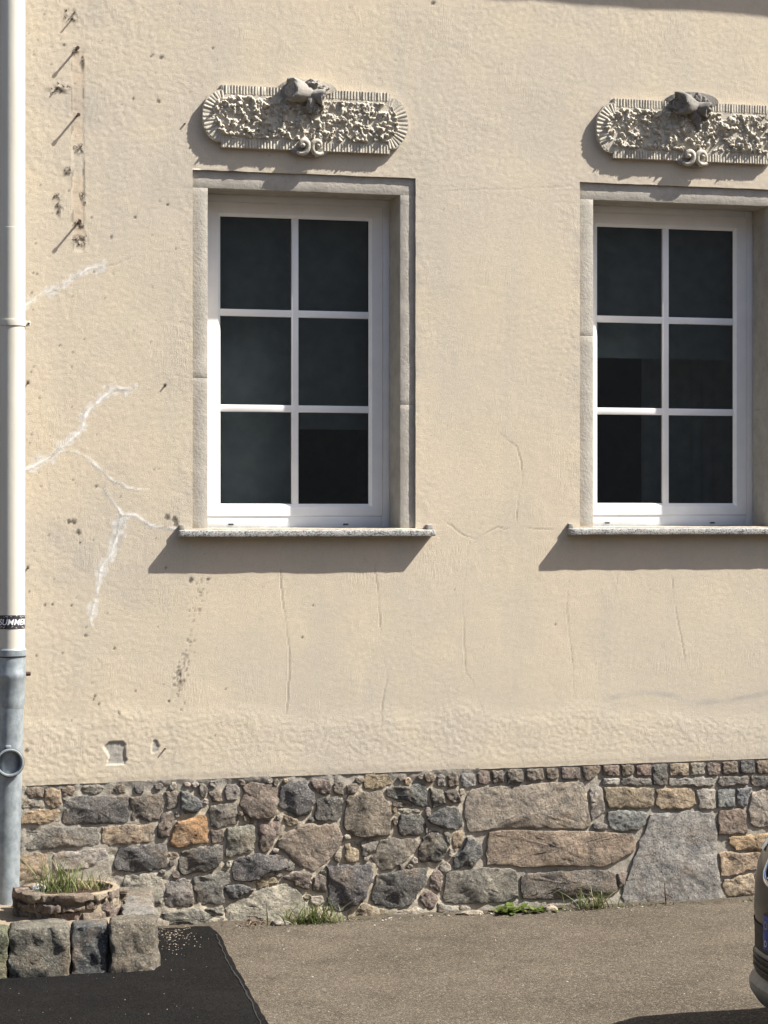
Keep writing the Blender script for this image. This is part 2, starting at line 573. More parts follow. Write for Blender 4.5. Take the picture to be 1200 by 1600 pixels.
FILLED = [  # white filler smeared along cracks: points, half width of bead (m), half width of smear, strength of smear
    ([(38, 477), (62, 461), (89, 452), (101, 442), (124, 430), (136, 419), (159, 417)], .0045, .020, .55),
    ([(38, 734), (70, 721), (93, 702), (128, 671), (132, 651), (147, 632), (167, 614), (186, 608), (205, 610)], .0065, .020, .55),
    ([(93, 704), (120, 705), (143, 721), (170, 746), (198, 762), (227, 766)], .0045, .007, .35),
    ([(161, 762), (174, 781), (186, 797), (190, 806)], .004, .005, .3),
    ([(190, 805), (213, 806), (236, 822), (277, 828)], .0048, .008, .35),
    ([(189, 806), (184, 833), (174, 864), (157, 891), (153, 922), (141, 973)], .0042, .020, .6),
]
CRACKS = [
    ([(159, 417), (182, 413), (205, 401), (232, 388), (263, 395), (298, 381)], .5),
    ([(205, 610), (252, 585), (275, 587), (298, 589)], .5),
    ([(440, 850), (438, 901), (443, 952), (448, 977), (452, 1025), (451, 1066), (448, 1107), (455, 1154)], 1.0),
    ([(584, 870), (587, 900), (592, 939), (594, 980), (599, 1018), (606, 1059), (599, 1088), (596, 1113), (598, 1142)], .9),
    ([(731, 879), (723, 933), (725, 993), (728, 1050), (739, 1066), (748, 1091), (758, 1123)], 1.0),
    ([(891, 895), (885, 947), (891, 1004), (896, 1042), (897, 1096)], .9),
    ([(966, 895), (958, 947)], .6),
    ([(1049, 895), (1056, 954), (1064, 995), (1072, 1036)], .7),
    ([(771, 668), (788, 682), (809, 700), (814, 724), (817, 750), (811, 772), (807, 810), (808, 820)], 1.3),
    ([(680, 818), (694, 812), (706, 822), (724, 837), (742, 843), (768, 828), (778, 823), (790, 827), (808, 820), (822, 825), (840, 826), (876, 827)], .9),
    ([(735, 843), (730, 862), (731, 879)], .7),
    ([(652, 293), (700, 298), (760, 296), (830, 295), (905, 290)], .45),
    ([(500, 845), (505, 870)], .3),
]
TUFTS = [(112, 24, 13, 14), (92, 140, 22, 7), (118, 80, 8, 7), (127, 234, 9, 11), (107, 268, 9, 9), (92, 308, 6, 9), (94, 326, 6, 14),
         (124, 352, 10, 9), (126, 376, 14, 12), (101, 137, 15, 6), (132, 310, 4, 14), (130, 98, 4, 14)]
SPOTS = [(208, 154, 3), (252, 90, 5), (248, 158, 5), (262, 320, 3), (211, 340, 3), (174, 370, 4), (44, 598, 4), (258, 602, 4), (44, 887, 4), (259, 887, 3),
         (236, 88, 3), (100, 70, 3), (146, 1093, 3), (154, 1100, 3), (42, 1172, 5), (150, 760, 3), (122, 832, 6), (116, 816, 7), (108, 815, 5), (125, 848, 3),
         (112, 946, 3), (82, 944, 3), (134, 993, 3), (70, 945, 3), (179, 1014, 3), (472, 996, 2.5), (489, 946, 2.5), (677, 5, 6), (868, 976, 2.5), (332, 75, 3),
         (262, 808, 8), (272, 812, 8), (275, 818, 7), (298, 906, 6), (325, 905, 4), (148, 1088, 3), (186, 1114, 3), (264, 1096, 3), (57, 1025, 3)]

def plaster_wall():
    xa, xb = at(-70, 500).x, at(1270, 500).x
    st = .0056
    xs = np.concatenate([np.linspace(XL, xa - .05, 60), np.arange(xa, xb, st), np.linspace(xb + .05, XR, 60)])
    zs = np.concatenate([np.arange(0, 3.68, st), np.linspace(3.70, 4.75, 60)])   # height above the plinth
    for w in W:
        for v in w[:2]:
            xs[np.argmin(abs(xs - v))] = v
    xs = np.sort(xs)
    X, Zr = np.meshgrid(xs, zs, indexing='ij')
    pt = plinth_top(X)
    Z = pt * (1 - Zr / 4.75) + .66 * (Zr / 4.75) + Zr
    # snap rows next to the window corners so that the openings get straight edges
    keep = np.ones((len(xs) - 1, len(zs) - 1), dtype=bool)
    for (x0, x1, z0, z1) in W:
        i0, i1 = np.argmin(abs(xs - x0)), np.argmin(abs(xs - x1))
        for zz in (z0, z1):
            for i in range(i0, i1 + 1):
                k = np.argmin(abs(Z[i] - zz))
                Z[i, k] = zz
        k0 = np.argmin(abs(Z[(i0 + i1) // 2] - z0)); k1 = np.argmin(abs(Z[(i0 + i1) // 2] - z1))
        for i in range(i0, i1 + 1):     # same row index along the whole edge
            Z[i, k0] = z0; Z[i, k1] = z1
        keep[i0:i1, k0:k1] = False
        w_idx.append((i0, i1, k0, k1))
    # relief
    y0 = at(600, 1135).z
    low = 1 - sstep(0, .10, Z - (y0 + .035 * vnoise(X * 5, Z * 2, 3) + .05 * vnoise(X * 1.7, Z * 0 + 2, 5)))
    low2 = 1 - sstep(.70, .77, Z + .015 * vnoise(X * 6, Z * 5, 8))
    left = 1 - sstep(1.1, 2.0, X)
    top = sstep(2.9, 3.7, Z)
    mid = sstep(-.2, .5, fbm(X, Z, 1.1, 40, 3))
    rough = .40 + .55 * left + .40 * top + .30 * mid + .55 * low - .6 * low2 * low
    for (x0, x1, z0, z1) in W:          # rougher patched band round the surrounds
        d = np.maximum(np.maximum(x0 - X, X - x1), np.maximum(z0 - Z, Z - z1))
        rough += .5 * (1 - sstep(.02, .13, d + .05 * vnoise(X * 8, Z * 8, 77)))
    n1 = fbm(X + .25 * Z, Z - .2 * X, 60, 20, 2, .6)
    n2 = fbm(X * .7 - .3 * Z, Z + .3 * X, 90, 26, 1)
    n3 = fbm(X, Z, 14, 29, 3, .65)
    ridg = 1 - np.abs(fbm(X + .2 * Z, Z * 1.1, 34, 33, 2)) * 2.6
    h = rough * (.00030 * n1 + .00040 * n2 + .00022 * n3) + .00022 * sstep(.7, 1.2, rough) * np.clip(ridg, -.5, 1) + .0022 * fbm(X, Z, 1.6, 60, 3) + low * (.0026 + .0003 * n2)
    h -= .0015 * (1 - sstep(0, .03, Z - pt))
    wear = np.zeros(X.shape + (4,), dtype=np.float32)
    # vertical seam-like strip where something was nailed on
    ps = px_line([(121, 80), (123, 392)])
    dd = np.abs(X - (ps[0][0] + (ps[1][0] - ps[0][0]) * (ps[0][1] - Z) / (ps[0][1] - ps[1][1])))
    inside = (Z < ps[0][1]) & (Z > ps[1][1])
    wid = .026 + .002 * vnoise(Z * 30, X * 0, 14)
    strip = inside * (1 - sstep(wid - .003, wid + .002, dd))
    wear[..., 3] = .45 * strip * sstep(-.5, .25, vnoise(X * 9, Z * 7, 15))
    h -= .0012 * strip
    wear[..., 1] += .55 * inside * (np.abs(dd - wid) < .0035) * sstep(.0, .35, vnoise(X * 20, Z * 18, 16))
    # cracks and filler
    for j, (pp, b, s, k) in enumerate(FILLED):
        pl = wiggle(px_line(pp), .004, .03, 100 + j)
        xs_, zs_ = [p[0] for p in pl], [p[1] for p in pl]
        m = (X > min(xs_) - .06) & (X < max(xs_) + .06) & (Z > min(zs_) - .06) & (Z < max(zs_) + .06)
        d, t = poly_dist(X[m], Z[m], pl)
        nz = vnoise(X[m] * 45, Z[m] * 45, 50 + j); nb = vnoise(X[m] * 16, Z[m] * 16, 70 + j)
        end = sstep(0, .08, 1 - t)
        bw = b * (.80 + .30 * nb + .25 * np.sin(t * 40 + j))
        bead = (1 - sstep(bw * .5, bw * (1.2 + .5 * nz) + .0012, d)) * np.clip(.85 + .5 * nz, 0, 1)
        nf = vnoise(X[m] * 62, Z[m] * 48, 55 + j)
        smear = sstep(.05, .45, (1 - d / (s * (1.3 + 1.0 * nb))) + .40 * nf + .2 * nz) * (d < s * 1.9) * np.clip(.6 + .4 * nf, .25, 1) * k * .95
        wear[m, 0] = np.maximum(wear[m, 0], np.clip(np.maximum(bead * (.6 + .4 * end), smear), 0, 1))
        grime = (1 - sstep(s * .6, s * 2.0, d)) * sstep(.1, .7, nb + .5 * nz) * .35 * (s > .01)
        wear[m, 2] = np.maximum(wear[m, 2], grime)
        split = (1 - sstep(.0012, .0036, np.abs(d - .003))) * sstep(.05, .4, vnoise(X[m] * 14, Z[m] * 14, 400 + j))
        wear[m, 1] = np.maximum(wear[m, 1], .35 * split)
        h[m] += (.0011 * bead + .0005 * smear * (.5 + nz))
    for j, (pp, k) in enumerate(CRACKS):
        pl = wiggle(px_line(pp), .0022, .022, 200 + j)
        xs_, zs_ = [p[0] for p in pl], [p[1] for p in pl]
        m = (X > min(xs_) - .03) & (X < max(xs_) + .03) & (Z > min(zs_) - .03) & (Z < max(zs_) + .03)
        d, t = poly_dist(X[m], Z[m], pl)
        fade = sstep(0, .1, t) * sstep(0, .1, 1 - t) * np.clip(.7 + .9 * vnoise(X[m] * 11, Z[m] * 11, 90 + j), .1, 1.3)
        h[m] += fade * k * (.0006 * (1 - sstep(.003, .010, d)) - .0020 * (1 - sstep(.0012, .0045, d)))
        wear[m, 1] = np.maximum(wear[m, 1], .42 * np.clip(fade * k, 0, 1) * (1 - sstep(.0012, .0036, d)))
    sx = at(300, 300)
    for j, (px, py, rx, ry) in enumerate(TUFTS):
        c = at(px, py); sc = 1 / 345.
        u, v = (X - c.x) / (rx * sc), (Z - c.z) / (ry * sc)
        m = (np.abs(u) < 1.6) & (np.abs(v) < 1.6)
        r = np.hypot(u[m], v[m])
        nz = vnoise((X[m] + .5 * Z[m]) * 90, (Z[m] - .6 * X[m]) * 34, 300 + j)
        a = (1 - sstep(.25, 1.25, r)) * sstep(-.12, .35, nz + .25 * (1 - r))
        wear[m, 1] = np.maximum(wear[m, 1], .85 * a)
        h[m] += .004 * a * (nz > 0) - .002 * a
    rr = random.Random(5)
    spots = [(px, py, r * .55, .9) for px, py, r in SPOTS]
    for k in range(60):     # dark flecks of the streak below the left sill
        t = rr.random()
        px = 318 - 40 * t + rr.gauss(0, 5); py = 905 + 170 * t + rr.gauss(0, 6)
        spots.append((px, py, rr.uniform(.8, 2.0), rr.uniform(.25, .6)))
    for k in range(34):
        spots.append((280 + rr.gauss(0, 4), 1062 + rr.gauss(0, 14), rr.uniform(.8, 2.0), rr.uniform(.4, .8)))
    for k in range(150):
        spots.append((45 + 330 * rr.random() ** 1.6, rr.uniform(0, 1200), rr.uniform(.6, 1.5), rr.uniform(.3, .7)))
    for k in range(60):
        spots.append((rr.uniform(300, 1200), rr.uniform(0, 1200), rr.uniform(.5, 1.1), rr.uniform(.2, .5)))
    for px, py, r, k in spots:
        c = at(px, py); r = r / 345.
        i0, i1 = np.searchsorted(xs, [c.x - 4 * r - .01, c.x + 4 * r + .01])
        if i1 - i0 < 2: continue
        k0, k1 = np.searchsorted(Z[(i0 + i1) // 2], [c.z - 4 * r - .03, c.z + 4 * r + .03])
        Xs, Zs = X[i0:i1, k0:k1], Z[i0:i1, k0:k1]
        d = np.hypot(Xs - c.x, (Zs - c.z) * .9) + .4 * r * vnoise(Xs * 120, Zs * 120, 9)
        a = k * (1 - sstep(r * .7, r * 1.3 + .002, d))
        wear[i0:i1, k0:k1, 1] = np.maximum(wear[i0:i1, k0:k1, 1], a)
        h[i0:i1, k0:k1] -= .0015 * a
    # soft grey curved line painted low on the right; faint grey dirt at left
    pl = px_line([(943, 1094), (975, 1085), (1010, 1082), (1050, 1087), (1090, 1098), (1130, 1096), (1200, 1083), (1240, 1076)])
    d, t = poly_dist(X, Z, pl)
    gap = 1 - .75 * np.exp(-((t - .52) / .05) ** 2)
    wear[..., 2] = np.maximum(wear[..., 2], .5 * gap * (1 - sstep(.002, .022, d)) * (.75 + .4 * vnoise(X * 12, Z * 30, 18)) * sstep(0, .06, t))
    gn = fbm(X, Z, 2.4, 140, 4)
    wear[..., 2] = np.maximum(wear[..., 2], .30 * left * sstep(.12, .5, gn))
    # grey staining under the sills' ends and round the relief panels
    for (x0, x1, z0, z1) in W:
        d = np.hypot(np.maximum(np.maximum(x0 - X, X - x1), 0), np.maximum(np.maximum(z0 - .02 - Z, Z - z1), 0))
        wear[..., 2] = np.maximum(wear[..., 2], .22 * (1 - sstep(0, .07, d)) * sstep(-.2, .5, vnoise(X * 14, Z * 14, 88)))
    # chipped-off spots down left
    for (poly, dep) in (([(162, 1166), (172, 1158), (190, 1158), (196, 1164), (195, 1180), (198, 1186), (196, 1193), (167, 1194), (171, 1182)], .006),
                        ([(236, 1168), (240, 1155), (246, 1158), (248, 1168), (243, 1176), (238, 1177)], .004)):
        P = px_line(poly)
        ins = np.zeros(X.shape, bool)
        m = (X > min(p[0] for p in P) - .02) & (X < max(p[0] for p in P) + .02) & (Z > min(p[1] for p in P) - .02) & (Z < max(p[1] for p in P) + .02)
        xm, zm = X[m], Z[m]
        im = np.zeros(xm.shape, bool)
        for i in range(len(P)):
            (ax, az), (bx, bz) = P[i], P[i - 1]
            c = ((az > zm) != (bz > zm)) & (xm < (bx - ax) * (zm - az) / (bz - az + 1e-9) + ax)
            im ^= c
        ins[m] = im
        h[ins] -= dep
        wear[ins, 2] = .75
    wear = np.clip(wear, 0, 1)
    # uneven arrises
    Xo = X + .0016 * fbm(X, Z, 18, 41, 3); Zo = Z + .0016 * fbm(X, Z, 18, 45, 3)
    Yo = -h
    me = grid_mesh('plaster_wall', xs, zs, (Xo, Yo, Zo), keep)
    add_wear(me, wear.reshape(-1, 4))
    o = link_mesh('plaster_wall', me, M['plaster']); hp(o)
    # returns of the plaster into the openings and its lower lip
    mb = MB()
    def ribbon(line, dy):
        n = len(line)
        mb.add([tuple(p) for p in line] + [(p[0] + d[0], p[1] + d[1], p[2] + d[2]) for p in line for d in [dy]], [(i, i + 1, n + i + 1, n + i) for i in range(n - 1)])
    P = np.stack([Xo, Yo, Zo], -1)
    for (i0, i1, k0, k1) in w_idx:
        ribbon(P[i0, k0:k1 + 1], (.001, .03, 0)); ribbon(P[i1, k0:k1 + 1], (-.001, .03, 0))
        ribbon(P[i0:i1 + 1, k1], (0, .03, -.001)); ribbon(P[i0:i1 + 1, k0], (0, .03, .001))
    ribbon(P[:, 0], (0, .05, -.004))
    me = mb.mesh('plaster_edge')
    add_wear(me, np.zeros((len(me.vertices), 4), np.float32))
    smooth(me, 60)
    hp(link_mesh('plaster_edge', me, M['plaster']))
w_idx = []
plaster_wall()

# cornice above the frame (its shadow just reaches into the picture at top right)
def cornice():
    zs = 4.968
    prof = [(.0, zs - .16), (-.03, zs - .16), (-.05, zs - .10), (-.10, zs - .08), (-.205, zs - .03), (-.235, zs - .03), (-.235, zs + .03), (0, zs + .08)]
    mb = MB()
    xs_ = [XL] + list(np.linspace(1.0, 6.2, 40)) + [XR]
    n = len(prof)
    vs = []
    for i, x in enumerate(xs_):
        dz = random.uniform(-.006, .006)
        vs += [(x, y, z + dz - .0045 * (x - 4.0) * (0 < x < 8)) for y, z in prof]
    mb.add(vs, [(i * n + j, (i + 1) * n + j, (i + 1) * n + j + 1, i * n + j + 1) for i in range(len(xs_) - 1) for j in range(n - 1)])
    hp(mb.build('cornice', M['surround'], sm=30))
cornice()

# ------------------------------------------------------------------ windows
IN = .0705                                       # width of the surround's jambs
OPEN = [(x0 + IN, x1 - IN, z0, z1 - .079) for (x0, x1, z0, z1) in W]
REV = .205

def rough_block(name, x0, x1, y0, y1, z0, z1, mat, parent=None, step=.03, amp=.0011, bevel=.0006, seed=0):
    """a masonry block: subdivided, bevelled, its faces a little uneven"""
    bm = bmesh.new()
    bmesh.ops.create_cube(bm, size=1)
    for v in bm.verts:
        v.co = Vector((x0 + (v.co.x + .5) * (x1 - x0), y0 + (v.co.y + .5) * (y1 - y0), z0 + (v.co.z + .5) * (z1 - z0)))
    bmesh.ops.bevel(bm, geom=list(bm.edges), offset=bevel, segments=2, profile=.5, affect='EDGES')
    for ax in range(3):
        lo, hi = ((x0, x1), (y0, y1), (z0, z1))[ax]
        n = min(80, int((hi - lo) / step))
        for i in range(1, n):
            c = [0, 0, 0]; c[ax] = lo + (hi - lo) * i / n
            nn = [0, 0, 0]; nn[ax] = 1
            bmesh.ops.bisect_plane(bm, geom=list(bm.verts) + list(bm.edges) + list(bm.faces), plane_co=c, plane_no=nn)
    co = np.array([v.co[:] for v in bm.verts])
    for ax, (a, b) in enumerate(((1, 2), (0, 2), (0, 1))):
        d = fbm(co[:, a] + co[:, ax] * 3.1, co[:, b] - co[:, ax] * 2.3, 22, 500 + seed + ax * 7, 3) * amp
        co[:, ax] += d
    for v, c in zip(bm.verts, co): v.co = c
    me = bpy.data.meshes.new(name); bm.to_mesh(me); bm.free()
    smooth(me, 50)
    o = link_mesh(name, me, mat, parent)
    return o

def group_at(name, loc):
    e = empty(name, loc)
    hp(e)
    return e
def child(o, e):
    o.parent = e
    o.matrix_parent_inverse = Matrix.Translation(-Vector(e.location))
    return o

def make_window(idx):
    x0, x1, z0, z1 = OPEN[idx]
    X0, X1, Z0, Z1 = W[idx]
    # stone surround: two stones a side and a lintel
    s = group_at('window_surround', ((x0 + x1) / 2, 0, Z0))
    zj = Z0 + (.68 if idx == 0 else .9); zk = Z0 + .57
    g = .00005
    child(rough_block('jamb_stone', X0 + .0005, x0, SUR_Y, REV, Z0, zj - g, M['surround'], seed=idx * 20), s)
    child(rough_block('jamb_stone', X0 + .0005, x0, SUR_Y, REV, zj + g, z1 - g, M['surround'], seed=idx * 20 + 3), s)
    child(rough_block('jamb_stone', x1, X1 - .0005, SUR_Y, REV, Z0, zk - g, M['surround'], seed=idx * 20 + 5), s)
    child(rough_block('jamb_stone', x1, X1 - .0005, SUR_Y, REV, zk + g, z1 - g, M['surround'], seed=idx * 20 + 8), s)
    child(rough_block('lintel_stone', X0 + .0005, X1 - .0005, SUR_Y + .0005, REV + .002, z1 + g, Z1 - .0005, M['surround'], seed=idx * 20 + 11), s)
    # granite sill
    xs0 = X0 - .0655 if idx == 0 else X0 - .064
    xs1 = X1 + .0795
    sl = group_at('window_sill', ((xs0 + xs1) / 2, 0, Z0))
    mb = MB()
    t = .026
    zb = Z0 - .006
    n = 30
    vs = []
    for i in range(n + 1):
        x = xs0 + (xs1 - xs0) * i / n
        j = random.uniform(-.0008, .0008)
        vs += [(x, -.058 + j, zb - t - .004 + j), (x, -.058 + j, zb - .004 + j), (x, -.002, zb + .002), (x, .26, zb + .012), (x, .26, zb - t)]
    fs = [(i * 5 + a, (i + 1) * 5 + a, (i + 1) * 5 + (a + 1) % 5, i * 5 + (a + 1) % 5) for i in range(n) for a in range(5)]
    fs += [(4, 3, 2, 1, 0), tuple(n * 5 + a for a in range(5))]
    mb.add(vs, fs)
    child(mb.build('slab', M['granite'], bevel=.002), sl)
    for xx, wd in ((xs0 + .012, .02), (xs1 - .018, .032)):
        child(rough_block('mortar_nib', xx - wd / 2, xx + wd / 2, -.022, .01, zb - .001, zb + .022, M['cart_grey'], amp=.006, step=.008, seed=31 + idx), sl)
    # the window itself
    w = group_at('window', ((x0 + x1) / 2, REV, Z0))
    fx0, fx1, fz0, fz1 = x0 - .012, x1 + .012, Z0 + .003, z1 + .004
    fr = .047
    sy, fy = REV + .004, REV + .008           # front of sash, front of fixed frame
    top_fr = .040
    mb = MB()
    mb.box(fx0, fx0 + fr, fy, fy + .06, fz0, fz1); mb.box(fx1 - fr, fx1, fy, fy + .06, fz0, fz1)
    mb.box(fx0 + fr, fx1 - fr, fy + .0002, fy + .06, fz1 - top_fr, fz1 - .0003); mb.box(fx0 + fr, fx1 - fr, fy + .0002, fy + .06, fz0 + .0003, fz0 + .055)
    child(mb.build('frame', M['upvc'], bevel=.0025), w)
    sw = .068
    ax0, ax1, az0, az1 = fx0 + fr - .006, fx1 - fr + .006, fz0 + .050, fz1 - top_fr + .006
    bx0, bx1, bz0, bz1 = ax0 + sw, ax1 - sw, az0 + .060, az1 - sw
    # sash ring with a sloping glazing bead
    mb = MB()
    def ring(a, b):
        return [(a[0], b, a[2]), (a[1], b, a[2]), (a[1], b, a[3]), (a[0], b, a[3])]
    R = [ring((ax0, ax1, az0, az1), sy + .03), ring((ax0, ax1, az0, az1), sy + .005), ring((ax0 + .005, ax1 - .005, az0 + .005, az1 - .005), sy),
         ring((bx0 - .014, bx1 + .014, bz0 - .014, bz1 + .014), sy), ring((bx0, bx1, bz0, bz1), sy + .014), ring((bx0, bx1, bz0, bz1), sy + .034)]
    vs = [p for r in R for p in r]
    mb.add(vs, [(4 * i + k, 4 * i + (k + 1) % 4, 4 * i + 4 + (k + 1) % 4, 4 * i + 4 + k) for i in range(5) for k in range(4)])
    child(mb.build('sash', M['upvc']), w)
    gy = sy + .022
    mb = MB()
    gk = .0035
    mb.box(bx0 - .001, bx0 + gk, gy - .004, gy + .001, bz0, bz1); mb.box(bx1 - gk, bx1 + .001, gy - .004, gy + .001, bz0, bz1)
    mb.box(bx0 + gk, bx1 - gk, gy - .004, gy + .001, bz0 - .001, bz0 + gk); mb.box(bx0 + gk, bx1 - gk, gy - .004, gy + .001, bz1 - gk, bz1 + .001)
    child(mb.build('gasket', M['rubber']), w)
    mw = .0325
    xm = (bx0 + bx1) / 2
    hz = [bz0 + (bz1 - bz0) * k / 3 for k in (1, 2)]
    mb = MB(); mb.box(xm - mw / 2, xm + mw / 2, gy - .011, gy + .012, bz0 - .002, bz1 + .002)
    child(mb.build('glazing_bar', M['upvc'], bevel=.003), w)
    for z in hz:
        mb = MB(); mb.box(bx0 - .002, bx1 + .002, gy - .0105, gy + .0115, z - mw / 2, z + mw / 2)
        child(mb.build('glazing_bar', M['upvc'], bevel=.003), w)
    zz = [bz0] + hz + [bz1]
    for r in range(3):
        for (a, b) in ((bx0, xm), (xm, bx1)):
            mb = MB()
            ti, tj = random.uniform(-.0012, .0012), random.uniform(-.0012, .0012)
            e = .004
            a_, b_, c_, d_ = a - e + (.006 if a == xm else 0), b + e - (.006 if b == xm else 0), zz[r] - e + (.006 if r else 0), zz[r + 1] + e - (.006 if r < 2 else 0)
            mb.add([(a_, gy + ti, c_), (b_, gy, c_), (b_, gy + tj, d_), (a_, gy + ti + tj, d_),
                    (a_, gy + ti + .004, c_), (b_, gy + .004, c_), (b_, gy + tj + .004, d_), (a_, gy + ti + tj + .004, d_)],
                   [(0, 1, 2), (0, 2, 3), (4, 6, 5), (4, 7, 6), (0, 4, 5, 1), (1, 5, 6, 2), (2, 6, 7, 3), (3, 7, 4, 0)])
            child(mb.build('pane', M['glass']), w)
    for fxx in (.17, .76):
        mb = MB(); xx = fx0 + (fx1 - fx0) * fxx
        mb.box(xx - .012, xx + .012, fy - .004, fy + .002, fz0 + .012, fz0 + .018)
        child(mb.build('drain_slot', M['slot'], bevel=.001), w)
    # the dim room behind
    mb = MB()
    ry = fy + .062
    mb.add([(fx0 - .4, ry, fz0 - .3), (fx1 + .4, ry, fz0 - .3), (fx1 + .4, ry, fz1 + .3), (fx0 - .4, ry, fz1 + .3),
            (fx0 - .4, ry + 2.2, fz0 - .3), (fx1 + .4, ry + 2.2, fz0 - .3), (fx1 + .4, ry + 2.2, fz1 + .3), (fx0 - .4, ry + 2.2, fz1 + .3)],
           [(4, 5, 6, 7), (0, 1, 5, 4), (1, 2, 6, 5), (2, 3, 7, 6), (3, 0, 4, 7)])
    child(mb.build('room_wall', M['room']), w)
    # roller blind / curtain
    def drape(xa, xb, za, zb_, y, amp, nm):
        n = 60
        mb = MB(); vs = []
        for i in range(n + 1):
            x = xa + (xb - xa) * i / n
            yy = y + amp * math.sin(i * .9 + 2 * math.sin(i * .23))
            vs += [(x, yy, za), (x, yy, zb_)]
        mb.add(vs, [(2 * i, 2 * i + 2, 2 * i + 3, 2 * i + 1) for i in range(n)])
        child(mb.build(nm, M['drape'], sm=60), w)
    H = fz1 - fz0
    if idx == 0:
        drape(fx0 - .3, xm + .012, fz0 - .2, fz1 + .2, ry + .060, .0, 'roller_blind')
        drape(xm - .012, fx1 + .3, fz0 + H * .30, fz1 + .2, ry + .064, .0, 'roller_blind')
    else:
        drape(fx0 - .3, fx1 + .3, fz0 + H * .53, fz1 + .2, ry + .064, .0, 'roller_blind')
        drape(xm + .05, fx1 + .3, fz0 - .2, fz1 + .2, ry + .40, .004, 'curtain')
for i in range(2):
    make_window(i)

# ------------------------------------------------------------------ relief panels above the windows
def make_cartouche(idx):
    x0, x1, z0, z1 = W[idx]
    cx = at(477, 187).x if idx == 0 else at(1077, 205).x
    cz = at(477, 188.5).z if idx == 0 else at(1077, 207).z
    c = group_at('relief_panel', (cx, 0, cz))
    r = random.Random(40 + idx)
    HL, HH = .393, .140            # half length of the bar, half height
    AH, AL = .118, .080            # the bulging ends
    PT = .030
    # base slab
    out = [(-HL, HH), (HL, HH), (HL, AH)]
    N = 18
    for k in range(N + 1):
        a = math.pi / 2 - math.pi * k / N
        out.append((HL + .006 + AL * math.cos(a), AH * math.sin(a)))
    out += [(HL, -AH), (HL, -HH), (-HL, -HH), (-HL, -AH)]
    for k in range(N + 1):
        a = -math.pi / 2 - math.pi * k / N
        out.append((-HL - .006 + AL * math.cos(a), AH * math.sin(a)))
    out += [(-HL, AH)]
    mb = MB()
    n = len(out)
    jit = [(r.uniform(-.0015, .0015), r.uniform(-.0015, .0015)) for _ in out]
    vs = [(cx + a + j, .012, cz + b + k) for (a, b), (j, k) in zip(out, jit)] + [(cx + a + j, -PT + .004, cz + b + k) for (a, b), (j, k) in zip(out, jit)]
    mb.add(vs, [(i, (i + 1) % n, n + (i + 1) % n, n + i) for i in range(n)] + [tuple(range(n, 2 * n))])
    child(mb.build('back_slab', M['cart']), c)
    # fluted border: small ridges side by side
    mb = MB()
    def flute(p, q, w, y0, y1):
        """ridge from p (outer) to q (inner), half width w"""
        p, q = Vector(p), Vector(q)
        t = (q - p).normalized(); s = Vector((-t.y, t.x)) * w
        hh = r.uniform(.3, .9)
        vs = []
        for e, m in ((p, 1.0), (q, .8)):
            for k, dy in ((-1, 0), (-.55, .75), (.1, 1.0), (.65, .7), (1, 0)):
                pt = e + s * k * m
                vs.append((cx + pt.x + r.uniform(-.0006, .0006), y0 - (y1 * hh) * dy, cz + pt.y + r.uniform(-.0008, .0008)))
        fs = [(i, i + 1, i + 6, i + 5) for i in range(4)] + [(4, 3, 2, 1, 0), (5, 6, 7, 8, 9)]
        mb.add(vs, fs)
    k = 0
    x = -HL + .007
    while x < HL - .004:
        if not (abs(x + (.02 if idx == 0 else .0)) < .095 and True):
            flute((x, HH - .001), (x, HH - .037), .0066, -PT + .0045, .0055)
        if abs(x - .012) > .066:
            flute((x, -HH + .001), (x, -HH + .037), .0066, -PT + .0045, .0055)
        x += r.uniform(.0128, .0150)
    for sgn in (-1, 1):
        for k in range(17):
            a = math.pi / 2 * .93 - math.pi * .93 * k / 16
            e = lambda f, g: (sgn * (HL - .012 + (AL + .016) * f * math.cos(a)), (AH - .002) * g * math.sin(a))
            flute(e(1.0, 1.0), e(.42, .66), .0082, -PT + .0045, .0055)
    props(child(mb.build('fluted_border', M['cart'], sm=70), c), kind='stuff')
    # crumbly field
    fx = np.arange(-.445, .4451, .0030); fz = np.arange(-.108, .1081, .0030)
    X, Z = np.meshgrid(fx, fz, indexing='ij')
    ex = np.maximum(np.abs(X) - .345, 0) / .10
    edge = 1 - np.maximum(np.hypot(ex, Z / .104), np.abs(Z) / .104)
    edge = sstep(-.02, .16, edge + .05 * vnoise(X * 60, Z * 60, 4 + idx))
    rg = np.random.default_rng(77 + idx)
    h = np.zeros(X.shape)
    for k in range(1250):
        bx, bz = rg.uniform(-.44, .44), rg.uniform(-.105, .105)
        rad = rg.uniform(.005, .016); hh = rg.uniform(.003, .030) * rg.uniform(.4, 1)
        an = rg.uniform(0, np.pi); st = rg.uniform(1, 2.2)
        i0, i1 = np.searchsorted(fx, [bx - rad * 2.3, bx + rad * 2.3]); k0, k1 = np.searchsorted(fz, [bz - rad * 2.3, bz + rad * 2.3])
        u = X[i0:i1, k0:k1] - bx; v = Z[i0:i1, k0:k1] - bz
        uu = (u * np.cos(an) + v * np.sin(an)) / st; vv = (-u * np.sin(an) + v * np.cos(an)) * 1.0
        d = np.hypot(uu, vv) / rad
        s = hh * np.sqrt(np.clip(1 - d ** 2.2, 0, 1))
        h[i0:i1, k0:k1] = np.maximum(h[i0:i1, k0:k1], s)
    h = h * (1 + .7 * fbm(X, Z, 70, 8 + idx, 2)) + .006 * fbm(X, Z, 110, 9 + idx, 2) - .016 * np.clip(fbm(X, Z, 30, 18 + idx, 3), 0, 1)
    Y = -(PT - .013) - edge * (h * 1.05 + .003) + (1 - edge) * .012
    Xd = X + .004 * fbm(X, Z, 40, 3, 2); Zd = Z + .004 * fbm(X, Z, 40, 6, 2)
